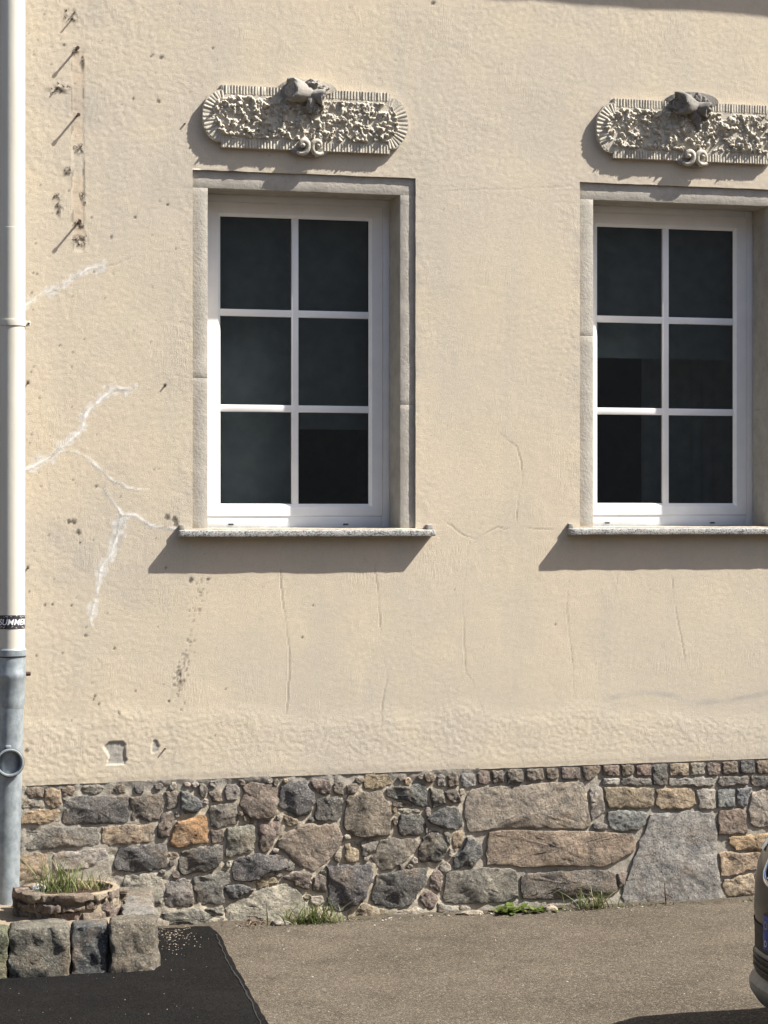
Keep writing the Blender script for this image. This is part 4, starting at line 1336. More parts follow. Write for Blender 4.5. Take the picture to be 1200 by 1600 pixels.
# ------------------------------------------------------------------ drainpipe
def drainpipe():
    px_c, PY = 17.0, -.105
    R = .0605
    base = at(px_c, 1420, PY)
    d = empty('drainpipe', (base.x, PY, 0.0))
    props(d, 'cream painted downpipe with grey galvanised lower section at the left edge of the house', 'drainpipe')
    def ch(o):
        o.parent = d; o.matrix_parent_inverse = Matrix.Translation(-Vector(d.location)); return o
    xt, xm = at(17.5, 400, PY).x, at(17.0, 1015, PY).x
    zt = 4.85; zm = at(17, 1020, PY).z
    xu = lambda z: xm + (xt - xm) * (z - zm) / (at(17, 400, PY).z - zm)
    zj = at(17, 357, PY).z                      # joint between the two cream lengths
    mb = MB()
    nn = 48
    def pipe(z0, z1, r0, r1, steps, xf, cap=False):
        prof = []
        vs, fs = [], []
        for i in range(steps + 1):
            z = z0 + (z1 - z0) * i / steps; r = r0 + (r1 - r0) * i / steps
            for k in range(nn):
                a = 2 * math.pi * k / nn
                vs.append((xf(z) + r * math.cos(a), PY + r * math.sin(a), z))
        for i in range(steps):
            for k in range(nn):
                fs.append((i * nn + k, i * nn + (k + 1) % nn, (i + 1) * nn + (k + 1) % nn, (i + 1) * nn + k))
        return vs, fs
    mb.add(*pipe(zj - .03, zt, R * .985, R * .975, 8, xu)); ch(mb.build('pipe', M['pipe'], sm=60))
    mb = MB(); mb.add(*pipe(zm - .02, zj, R, R, 10, xu)); mb.add(*pipe(zj, zj + .0015, R, R * .975, 1, xu)); ch(mb.build('pipe', M['pipe'], sm=60))
    # clamp with its lug and screw
    zc = at(17, 505, PY).z
    mb = MB(); mb.lathe([(R, -.014), (R + .004, -.013), (R + .005, 0), (R + .004, .013), (R, .014)], (xu(zc), PY, zc), 'Z', 48)
    cl = ch(mb.build('clamp', M['pipe'], sm=40))
    mb = MB(); mb.box(xu(zc) + R + .002, xu(zc) + R + .022, PY - .012, PY + .012, zc - .011, zc + .011); ch(mb.build('lug', M['pipe'], bevel=.002))
    mb = MB(); mb.tube([(xu(zc) + R + .013, PY - .030, zc - .002), (xu(zc) + R + .013, PY + .03, zc - .002)], .0045, 8); ch(mb.build('screw', M['rust'], sm=40))
    mb = MB(); mb.tube([(xu(zc), PY, zc), (xu(zc), .02, zc)], .006, 8); ch(mb.build('wall_pin', M['rust'], sm=40))
    # galvanised lower part, leaning very slightly
    zb = -.05
    xl0 = at(16.5, 1100, PY).x; xl1 = at(9, 1400, PY).x
    za, zb_ = at(16.5, 1100, PY).z, at(9, 1400, PY).z
    xl = lambda z: xl0 + (xl1 - xl0) * (za - z) / (za - zb_)
    zs1 = at(17, 1100, PY).z
    Rl = .0575
    mb = MB(); mb.add(*pipe(zb, zs1, Rl, Rl, 14, xl)); ch(mb.build('pipe', M['zinc'], sm=60))
    zt1 = at(17, 1013, PY).z
    zz = lambda py: at(17, py, PY).z
    prof = [(Rl, zz(1106)), (Rl + .003, zz(1098)), (Rl + .0045, zz(1090)), (Rl + .0045, zz(1062)), (Rl + .0085, zz(1059)), (Rl + .0085, zz(1052)), (Rl + .006, zz(1049)), (Rl + .006, zz(1026)),
            (Rl + .010, zz(1024)), (Rl + .010, zz(1015)), (Rl + .006, zz(1013)), (R, zz(1013))]
    mb = MB(); mb.lathe([(a, b) for a, b in prof], (at(16.8, 1050, PY).x, PY, 0), 'Z', 48); ch(mb.build('socket', M['zinc'], sm=35))
    mb = MB(); mb.lathe([(Rl + .0062, zz(1026.5)), (Rl + .0088, zz(1026)), (Rl + .0088, zz(1023.6)), (Rl + .0062, zz(1023))], (at(16.8, 1050, PY).x, PY, 0), 'Z', 48); ch(mb.build('sealing_ring', M['rubber'], sm=35))
    zc = zz(1053)
    mb = MB(); mb.tube([(at(40, 1053, PY).x - .004, PY - .006, zc), (at(47.5, 1053, PY).x, PY - .006, zc)], [.010, .0095], 12); ch(mb.build('clamp_bolt', M['rust'], bevel=.002))
    # cleaning eye: short branch facing the street with a recessed cap
    e = at(15.5, 1192, PY - .075)
    ex, ez = e.x, e.z
    r0 = .060
    mb = MB()
    mb.lathe([(.052, .06), (.054, -.045), (r0 + .0, -.050), (r0 + .001, -.060), (r0 - .002, -.068), (r0 - .007, -.068), (r0 - .010, -.060), (r0 - .011, -.030), (.0, -.026)], (ex, PY - .01, ez), 'Y', 48)
    ch(mb.build('cleaning_eye', M['zinc'], sm=40))
    mb = MB(); mb.lathe([(r0 + .001, -.044), (r0 + .0035, -.046), (r0 + .0035, -.056), (r0 + .001, -.058)], (ex, PY - .01, ez), 'Y', 48); ch(mb.build('eye_ring', M['rubber'], sm=40))
    mb = MB(); mb.box(ex - .018, ex + .006, PY - .07, PY - .05, ez + r0 + .001, ez + r0 + .014); ch(mb.build('eye_catch', M['zinc'], bevel=.003))
    # sticker wrapped on the pipe, with lettering
    s0, s1 = zz(982), zz(960.5)
    mb = MB(); xs_ = xu(s0)
    a0, a1 = math.radians(-172), math.radians(-2)
    mb.lathe([(R + .0008, s0), (R + .0008, s1)], (xs_, PY, 0), 'Z', 40, a0, a1)
    st = ch(mb.build('sticker', M['sticker'], sm=60))
    cu = bpy.data.curves.new('sticker_text', 'FONT'); cu.body = 'SUMMER'; cu.size = .036; cu.shear = .25; cu.offset = .0006
    to = bpy.data.objects.new('tmp_text', cu); C.objects.link(to)
    dg = bpy.context.evaluated_depsgraph_get(); dg.update()
    me = bpy.data.meshes.new_from_object(to.evaluated_get(dg))
    bpy.data.objects.remove(to)
    bm = bmesh.new(); bm.from_mesh(me)
    bmesh.ops.triangulate(bm, faces=bm.faces)
    for i in range(1, 24):
        bmesh.ops.bisect_plane(bm, geom=list(bm.verts) + list(bm.edges) + list(bm.faces), plane_co=(i * .007, 0, 0), plane_no=(1, 0, 0))
    wmax = max(v.co.x for v in bm.verts)
    for v in bm.verts:
        ang = math.radians(-150) + (v.co.x / wmax) * math.radians(128)
        zc_ = (s0 + s1) / 2 - .012 + v.co.y
        v.co = (xs_ + (R + .0016) * math.cos(ang), PY + (R + .0016) * math.sin(ang), zc_)
    bm.to_mesh(me); bm.free()
    o = bpy.data.objects.new('lettering', me); C.objects.link(o); me.materials.clear(); me.materials.append(M['white']); ch(o)
    rr = random.Random(3)
    mb = MB()
    for k in range(26):     # scribbled white strokes of the print
        a = math.radians(rr.uniform(-165, -8)); z = rr.choice([s0 + rr.uniform(.003, .012), s1 - rr.uniform(.003, .013)])
        da, dz = rr.uniform(.05, .16), rr.uniform(-.004, .004)
        w = rr.uniform(.0008, .002)
        q = lambda an, zz_: (xs_ + (R + .0013) * math.cos(an), PY + (R + .0013) * math.sin(an), zz_)
        mb.add([q(a, z), q(a + da, z + dz), q(a + da, z + dz + w), q(a, z + w)], [(0, 1, 2, 3)])
    ch(mb.build('print_strokes', M['white']))
drainpipe()

# ------------------------------------------------------------------ raised bed at the left: kerb blocks, planter ring
def block(name, corners, z0, z1, col, parent, seed, taper=.012, mat='rock', cuts=15, amp=.022):
    """rough hewn block: corners = 4 (x, y) footprint points counter-clockwise"""
    bm = bmesh.new()
    bmesh.ops.create_cube(bm, size=2)
    bmesh.ops.subdivide_edges(bm, edges=list(bm.edges), cuts=cuts, use_grid_fill=True)
    r = random.Random(seed)
    P = [Vector(c) for c in corners]
    cen = sum(P, Vector((0, 0))) / 4
    co = []
    for v in bm.verts:
        p = v.co.copy()
        # rounded cube
        q = p.copy()
        l8 = (abs(p.x) ** 16 + abs(p.y) ** 16 + abs(p.z) ** 16) ** (1 / 16.)
        q = p / l8
        u, w, h = (q.x + 1) / 2, (q.y + 1) / 2, (q.z + 1) / 2
        xy = P[0] * (1 - u) * (1 - w) + P[1] * u * (1 - w) + P[2] * u * w + P[3] * (1 - u) * w
        xy = xy.lerp(cen, taper * 4 * h)
        co.append((xy.x - cen.x, xy.y - cen.y, z0 + (z1 - z0) * h, p.x, p.y, p.z))
    co = np.array(co)
    for ax, (a, b) in enumerate(((1, 2), (0, 2), (0, 1))):
        k = fbm(co[:, a] * 1.0 + seed * .37, co[:, b] + co[:, ax] * .6, 10, 900 + seed + ax, 4, .62)
        co[:, ax] += amp * k * (1.0 if ax != 2 else .4)
    for v, c in zip(bm.verts, co): v.co = c[:3]
    me = bpy.data.meshes.new(name); bm.to_mesh(me); bm.free(); smooth(me, 42)
    o = link_mesh(name, me, M[mat], None, (cen.x, cen.y, 0))
    o.color = (*col, 1)
    if parent: o.parent = parent; o.matrix_parent_inverse = Matrix.Translation(-Vector(parent.location))
    return o

def raised_bed():
    e = empty('bed_edging', (.75, -.9, 0))
    props(e, 'low edging of big rough stone blocks round the raised bed below the drainpipe', 'kerb')
    def X(px, Y): return at(px, 1480, Y).x
    yf, yb = -.975, -.80
    block('block', [(X(-95, yf), yf), (X(14, yf), yf), (X(14, yb), yb), (X(-95, yb), yb)], -.05, .192, (.115, .125, .075), e, 1, taper=.004)
    block('block', [(X(15, yf), yf + .005), (X(111, yf), yf - .005), (X(108, yb), yb), (X(15, yb), yb)], -.05, .203, (.135, .132, .110), e, 2, taper=.006)
    block('block', [(X(112, yf), yf + .02), (X(169, yf), yf + .015), (X(169, yb), yb + .01), (X(110, yb), yb)], -.05, .195, (.075, .082, .085), e, 3, taper=.014)
    block('block', [(X(170, yf), yf + .0), (X(242, yf), yf + .02), (X(247, yb), yb - .02), (X(171, yb), yb)], -.05, .212, (.140, .126, .100), e, 4, taper=.002)
    block('block', [(X(187, -.74), -.79), (X(240, -.74), -.78), (X(236, -.25), -.30), (X(190, -.25), -.30)], -.05, .205, (.20, .195, .18), e, 5, taper=.004)
    block('block', [(X(192, -.25), -.295), (X(236, -.25), -.295), (X(240, -.02), -.03), (X(194, -.02), -.03)], -.05, .19, (.17, .15, .12), e, 6, taper=.004)
    mb = MB()
    mb.box(X(-95, yb), X(236, yb), yf + .06, yb + .03, -.04, .165)
    o = mb.build('joint_mortar', M['cart_dark']); o.parent = e; o.matrix_parent_inverse = Matrix.Translation(-Vector(e.location))
    # filling of the bed
    xs = np.linspace(-.3, X(190, -.5), 60); ys = np.linspace(-.84, .0, 50)
    Xg, Yg = np.meshgrid(xs, ys, indexing='ij')
    Zg = .162 + .012 * fbm(Xg, Yg, 9, 960, 3) + .006 * fbm(Xg, Yg, 40, 965, 2)
    me = grid_mesh('bed_fill', xs, ys, (Xg, Yg, Zg))
    o = link_mesh('bed_fill', me, M['pmortar']); o.parent = e; o.matrix_parent_inverse = Matrix.Translation(-Vector(e.location))
raised_bed()

PC = Vector((at(109, 1400, -.43).x, -.43, .15))
def planter():
    p = empty('round_planter', PC)
    props(p, 'round planter of small brown stone slabs on the raised bed beside the drainpipe', 'planter')
    r = random.Random(8)
    Ro, Ri = .236, .172
    def seg(a0, a1, z0, z1, ro, ri, nm, mat, j=.004):
        mb = MB(); n = 6
        vs = []
        for i in range(n + 1):
            a = a0 + (a1 - a0) * i / n
            e_ = .93 if i in (0, n) else 1.0
            for (rad, z) in ((ri, z0), (ro * (1 - (1 - e_) * .35), z0), (ro * (1 - (1 - e_) * .35), z1), (ri, z1)):
                rr = rad + r.uniform(-j, j); zz = z + r.uniform(-j, j) * .6
                vs.append((rr * math.cos(a), rr * math.sin(a), zz))
        fs = [(i * 4 + k, (i + 1) * 4 + k, (i + 1) * 4 + (k + 1) % 4, i * 4 + (k + 1) % 4) for i in range(n) for k in range(4)]
        fs += [(3, 2, 1, 0), tuple(n * 4 + k for k in range(4))]
        mb.add(vs, fs)
        o = mb.build(nm, mat, bevel=.004)
        o.parent = p
        return o
    hts = [(.0, .045), (.049, .082), (.086, .122)]
    for c, (z0, z1) in enumerate(hts):
        n = (13, 16, 14)[c]
        cuts = sorted([2 * math.pi * (i + r.uniform(-.38, .38)) / n + c * .2 for i in range(n)])
        for i in range(n):
            a0, a1 = cuts[i], cuts[(i + 1) % n] + (2 * math.pi if i == n - 1 else 0)
            g = r.uniform(.018, .04)
            o_ = seg(a0 + g / 2, a1 - g / 2, z0 + r.uniform(-.004, .010), z1 - r.uniform(-.004, .014), Ro + r.uniform(-.026, .012), Ri, 'stone_slab', M['rock'], .0085)
            k_ = r.uniform(.75, 1.25); o_.color = (.165 * k_, .138 * k_ * r.uniform(.92, 1.06), .110 * k_, 1)
    # mortar body between the slabs
    mb = MB()
    prof = [(Ro - .024, -.01), (Ro - .022, .05), (Ro - .026, .08), (Ro - .026, .114), (Ro - .03, .119), (Ri + .01, .119), (Ri + .002, .10), (Ri + .002, .0)]
    mb.lathe(prof, (0, 0, 0), 'Z', 48)
    for i, v in enumerate(mb.v):
        mb.v[i] = (v[0] * (1 + .01 * r.uniform(-1, 1)), v[1] * (1 + .01 * r.uniform(-1, 1)), v[2] + r.uniform(-.002, .002))
    o = mb.build('mortar_ring', M['pmortar'], sm=50); o.parent = p
    xs = np.linspace(-Ri, Ri, 50)
    Xg, Yg = np.meshgrid(xs, xs, indexing='ij')
    Zg = .100 + .012 * fbm(Xg + 3, Yg, 16, 970, 3) + .010 * fbm(Xg, Yg, 60, 975, 2)
    me = grid_mesh('soil', xs, xs, (Xg, Yg, Zg), (np.hypot(Xg, Yg) < Ri + .006)[:-1, :-1])
    o = link_mesh('soil', me, M['soil']); o.parent = p
    # white lump lying in the soil
    bm = bmesh.new(); bmesh.ops.create_icosphere(bm, subdivisions=3, radius=1)
    co = np.array([v.co[:] for v in bm.verts]); nz = fbm(co[:, 0] + co[:, 2], co[:, 1], 1.7, 33, 3)
    co *= (1 + .3 * nz)[:, None]
    for v, q in zip(bm.verts, co): v.co = (q[0] * .042, q[1] * .05, q[2] * .03)
    me = bpy.data.meshes.new('white_stone'); bm.to_mesh(me); bm.free(); smooth(me, 50)
    o = link_mesh('white_stone', me, M['white'], None, PC + Vector((-.120, .05, .096)))
    props(o, 'white lump lying in the soil at the left of the round planter', 'stone')
planter()

# ------------------------------------------------------------------ plants
def blade(mb, base, h, lean, az, w, r, seg=5, curl=1.6):
    d = Vector((math.cos(az), math.sin(az), 0)); s = Vector((-math.sin(az), math.cos(az), 0))
    tw = r.uniform(-.8, .8)
    s = (s * math.cos(tw) + d * math.sin(tw))
    vs = []
    for i in range(seg + 1):
        t = i / seg
        p = Vector(base) + d * (lean * t ** curl) + Vector((0, 0, h * (t - .22 * (lean / max(h, .01)) * t * t)))
        ww = w * (1 - t ** 1.6) + .0002
        vs += [p - s * ww, p + s * ww]
    mb.add(vs, [(2 * i, 2 * i + 1, 2 * i + 3, 2 * i + 2) for i in range(seg)])

def tuft(name, label, cat, base, n, spread, hrange, wid, mat, seed, dry=0, leanf=.5, group=None):
    e = empty(name, base)
    props(e, label, cat, group)
    r = random.Random(seed)
    mb = MB(); md = MB()
    for k in range(n):
        b = (r.gauss(0, spread[0]), r.gauss(0, spread[1]), -.004)
        h = r.uniform(*hrange)
        (md if r.random() < dry else mb).v
        blade(md if r.random() < dry else mb, b, h, h * r.uniform(.1, 1.0) * leanf * 1.6, r.uniform(0, 6.283), wid * r.uniform(.6, 1.2), r)
    o = mb.build('blades', M[mat]); o.parent = e
    if md.v:
        o = md.build('dry_blades', M['straw']); o.parent = e
    return e

def leafy(name, label, cat, base, n, size, seed, spread):
    e = empty(name, base); props(e, label, cat)
    r = random.Random(seed)
    mb = MB()
    for k in range(n):
        az = r.uniform(0, 6.283); L = size * r.uniform(.6, 1.2); w = L * r.uniform(.16, .26)
        d = Vector((math.cos(az), math.sin(az), 0)); s = Vector((-math.sin(az), math.cos(az), 0))
        up = r.uniform(.1, .9)
        b = Vector((r.gauss(0, spread), r.gauss(0, .015), 0))
        vs = []
        for i in range(6):
            t = i / 5
            c = b + d * L * t * (1 - .3 * up) + Vector((0, 0, L * up * (t - .55 * t * t)))
            ww = w * math.sin(math.pi * min(1, .06 + t * .94)) ** .8 * (.6 + .4 * t)
            vs += [c - s * ww + Vector((0, 0, .12 * w)), c + Vector((0, 0, -.05 * w)), c + s * ww + Vector((0, 0, .12 * w))]
        mb.add(vs, [(3 * i + j, 3 * i + j + 1, 3 * i + j + 4, 3 * i + j + 3) for i in range(5) for j in range(2)])
    o = mb.build('leaves', M['weed'], sm=60); o.parent = e
    return e

def foot(px, Y=-.055):
    return Vector((at(px, 1420, Y).x, Y, 0.0))

tuft('grass_tuft', 'grass growing in the round planter of brown stone slabs', 'grass', PC + Vector((-.055, .01, .100)), 130, (.045, .045), (.05, .19), .0028, 'grass', 1, .12, .7)
tuft('grass_tuft', 'sparse half dry grass at the right of the round planter', 'grass', PC + Vector((.075, .03, .098)), 70, (.035, .03), (.04, .12), .0024, 'grass', 2, .4, .8)
tuft('grass_tuft', 'bright green grass tuft at the foot of the plinth beside a pale flat stone', 'grass', foot(490, -.065), 190, (.075, .020), (.025, .14), .0030, 'grass', 3, .18, 1.0)
tuft('grass_tuft', 'tall thin grass tuft at the plinth foot left of the big smooth slab', 'grass', foot(925, -.05), 100, (.050, .016), (.03, .16), .0025, 'grass', 4, .3, .9)
leafy('leafy_weed', 'leafy green weed at the plinth foot, the left one of two', 'weed', foot(790, -.055), 24, .085, 5, .03)
leafy('leafy_weed', 'low leafy weed beside the tall thin grass at the plinth foot', 'weed', foot(838, -.06), 30, .065, 6, .05)

def verge():
    """thin growth and litter along the foot of the wall"""
    r = random.Random(55)
    mb = MB()
    for k in range(420):
        px = r.choice([r.uniform(960, 1190), r.uniform(960, 1190), r.uniform(640, 960), r.uniform(280, 640)])
        base = at(px, 1400, 0)
        y = -.030 - abs(r.gauss(0, .016))
        h = r.uniform(.004, .020) * (1.1 if px > 950 else .7)
        blade(mb, (base.x, y, 0), h, h * r.uniform(.2, 1.2), r.uniform(0, 6.28), r.uniform(.0015, .004), r, 3)
    o = mb.build('verge_growth', M['moss'])
    props(o, 'thin moss and seedlings along the foot of the plinth', 'moss', kind='stuff')
    me_pts = []
    # crumbs of mortar and gravel
    mb = MB()
    base_v = [(0, 0, 1), (1, 0, .1), (.2, .9, 0), (-.9, .4, .1), (-.4, -.9, 0), (.6, -.7, .2), (0, 0, -.5)]
    base_f = [(0, 1, 2), (0, 2, 3), (0, 3, 4), (0, 4, 5), (0, 5, 1), (6, 2, 1), (6, 3, 2), (6, 4, 3), (6, 5, 4), (6, 1, 5)]
    def crumb(x, y, s, z=.002):
        a = r.uniform(0, 6.28); ca, sa = math.cos(a), math.sin(a)
        sx, sy, sz = s * r.uniform(.7, 1.4), s * r.uniform(.6, 1.1), s * r.uniform(.35, .8)
        mb.add([(x + (px * ca * sx - py * sa * sy), y + (px * sa * sx + py * ca * sy), z + pz * sz) for px, py, pz in base_v], base_f)
    for k in range(300):
        px = r.uniform(255, 1190)
        b = at(px, 1400, 0)
        crumb(b.x, -.03 - abs(r.gauss(0, .03)), r.choice([.0025, .003, .004, .007]) * r.uniform(.5, 1.2))
    for k in range(150):
        p = at_z(r.gauss(275, 22), r.gauss(1462, 14), 0)
        if p.y < -.02: crumb(p.x, p.y, r.uniform(.0015, .0042), .007)
    for k in range(70):
        p = at_z(r.uniform(-40, 330), r.uniform(1470, 1600), 0)
        if not (p.y > -1.0 and p.x < at(245, 1480, -.9).x): crumb(p.x, p.y, r.uniform(.001, .003), .007)
    for k in range(220):
        p = at_z(r.uniform(350, 1200), r.uniform(1420, 1600), 0)
        crumb(p.x, p.y, r.choice([.0015, .002, .003, .0045]) * r.uniform(.6, 1.2), .0005)
    for px, py in ((441, 1477), (443, 1484), (622, 1454), (651, 1484), (656, 1483), (488, 1527), (634, 1457), (585, 1446)):
        p = at_z(px, py, 0); crumb(p.x, p.y, .007, .001)
    o = mb.build('grit', M['chip'])
    props(o, 'pale grit and mortar crumbs scattered over the asphalt', 'grit', kind='stuff')
    # dry leaf bits
    mb = MB()
    def leafbit(p, s):
        a = r.uniform(0, 6.28); d = Vector((math.cos(a), math.sin(a), 0)); q = Vector((-d.y, d.x, 0))
        t1, t2 = r.uniform(.0, .8), r.uniform(-.3, .8)
        mb.add([p, p + d * s + q * s * .4 + Vector((0, 0, s * t1)), p + d * s * 1.9 + Vector((0, 0, s * t2)), p + d * s - q * s * .5 + Vector((0, 0, s * .1))], [(0, 1, 2), (0, 2, 3)])
    for k in range(60):
        leafbit(at_z(r.gauss(392, 13), r.gauss(1446, 4), 0) + Vector((0, 0, r.uniform(.002, .02))), r.uniform(.006, .014))
    for k in range(60):
        leafbit(at_z(r.gauss(268, 14), r.gauss(1458, 12), 0) + Vector((0, 0, .008)), r.uniform(.004, .010))
    for k in range(70):
        b = at(r.uniform(500, 1000), 1400, 0)
        leafbit(Vector((b.x, -.03 - abs(r.gauss(0, .02)), .004)), r.uniform(.004, .009))
    o = mb.build('dry_leaf_litter', M['litter'])
    props(o, 'brown dry leaf litter along the wall foot', 'leaf litter', kind='stuff')
verge()

def foot_dirt():
    xs = np.linspace(at(245, 1420).x, at(1260, 1420).x, 420); ts = np.linspace(0, 1, 14)
    X, T = np.meshgrid(xs, ts, indexing='ij')
    wd = .060 + .030 * fbm(X, X * 0, 4, 1201, 3) + .014 * fbm(X, X * 0, 30, 1204, 2)
    Y = .0 - wd * T * 1.15
    Z = (.012 + .010 * fbm(X, T * .2, 9, 1210, 3)) * (1 - T) ** .8 + .0035 * fbm(X, Y, 70, 1215, 2) * (1 - T ** 3) - .003 * sstep(.85, 1, T)
    me = grid_mesh('foot_dirt', xs, ts, (X, Y, Z), None, True)
    o = link_mesh('foot_dirt', me, m_cement('gritty_dirt', (.085, .070, .052), (.035, .030, .024), grit=90, bump=.008))
    props(o, 'gritty dirt gathered along the foot of the plinth', 'dirt', kind='stuff')
foot_dirt()

def flat_stone(px, py, size, col, seed, name, label):
    p = foot(px, py)
    bm = bmesh.new(); bmesh.ops.create_icosphere(bm, subdivisions=3, radius=1)
    co = np.array([v.co[:] for v in bm.verts])
    nz = fbm(co[:, 0] + co[:, 2] * .7, co[:, 1] + co[:, 2] * .5, 1.3, 1100 + seed, 3)
    co *= (1 + .45 * nz)[:, None]
    for v, q in zip(bm.verts, co): v.co = (q[0] * size[0], q[1] * size[1], max(q[2], -.3) * size[2])
    me = bpy.data.meshes.new(name); bm.to_mesh(me); bm.free(); smooth(me, 30)
    o = link_mesh(name, me, M['rock'], None, p + Vector((0, 0, size[2] * .3)))
    o.color = (*col, 1)
    props(o, label, 'stone')
flat_stone(437, -.075, (.045, .030, .018), (.30, .28, .235), 1, 'flat_stone', 'pale flat stone lying beside the bright green grass tuft')
flat_stone(735, -.045, (.060, .03, .016), (.34, .30, .23), 2, 'flat_stone', 'low tan stone lying at the plinth foot left of the leafy weeds')
flat_stone(860, -.055, (.035, .025, .022), (.32, .28, .22), 3, 'flat_stone', 'small tan stone lying right beside the low leafy weed')

def twig():
    p = foot(1041, -.045)
    mb = MB()
    mb.tube([p + Vector((.0, 0, 0)), p + Vector((-.004, .004, .05)), p + Vector((-.003, .012, .105))], [.0035, .003, .0015], 6)
    mb.tube([p + Vector((-.012, -.004, .06)), p + Vector((.026, -.006, .036))], [.002, .002], 6)
    o = mb.build('dry_twig', M['rust'], sm=50)
    props(o, 'dark dry twig sticking up before the big smooth slab', 'twig')
twig()

# ------------------------------------------------------------------ unseen house across the street, added to block low sky and darken pane reflections
def added_far_house():
    e = empty('added_opposite_house', (2, -19, 0))
    props(e, 'unseen grey brown terrace house added across the street to cut sky fill and darken the panes', 'house')
    wall = m_cement('added_house_render', (.42, .39, .35), (.3, .28, .25), grit=30)
    tile = m_cement('added_house_roof_tile', (.16, .08, .06), (.07, .05, .04), grit=40)
    def put(o):
        o.parent = e; o.matrix_parent_inverse = Matrix.Translation(-Vector(e.location)); return o
    x0, x1, y0, y1, h = -26, 26, -25, -17.5, 6.6
    mb = MB(); mb.box(x0, x1, y0, y1, -.05, h); put(mb.build('wall', wall))
    mb = MB(); ym = (y0 + y1) / 2
    mb.add([(x0 - .3, y1 + .4, h - .1), (x1 + .3, y1 + .4, h - .1), (x1 + .3, ym, h + 2.9), (x0 - .3, ym, h + 2.9), (x0 - .3, y0 - .4, h - .1), (x1 + .3, y0 - .4, h - .1)], [(0, 1, 2, 3), (3, 2, 5, 4), (0, 3, 4), (1, 5, 2)])
    put(mb.build('roof', tile))
    for i in (0, 1, 2, 3, 4, 5, 6, 11, 12, 13):
        for z in (1.2, 4.0):
            x = x0 + 1.6 + i * 3.75
            mb = MB(); mb.box(x, x + 1.1, y1 - .02, y1 + .03, z, z + 1.6); put(mb.build('window', M['room']))  # window of the added unseen house
added_far_house()

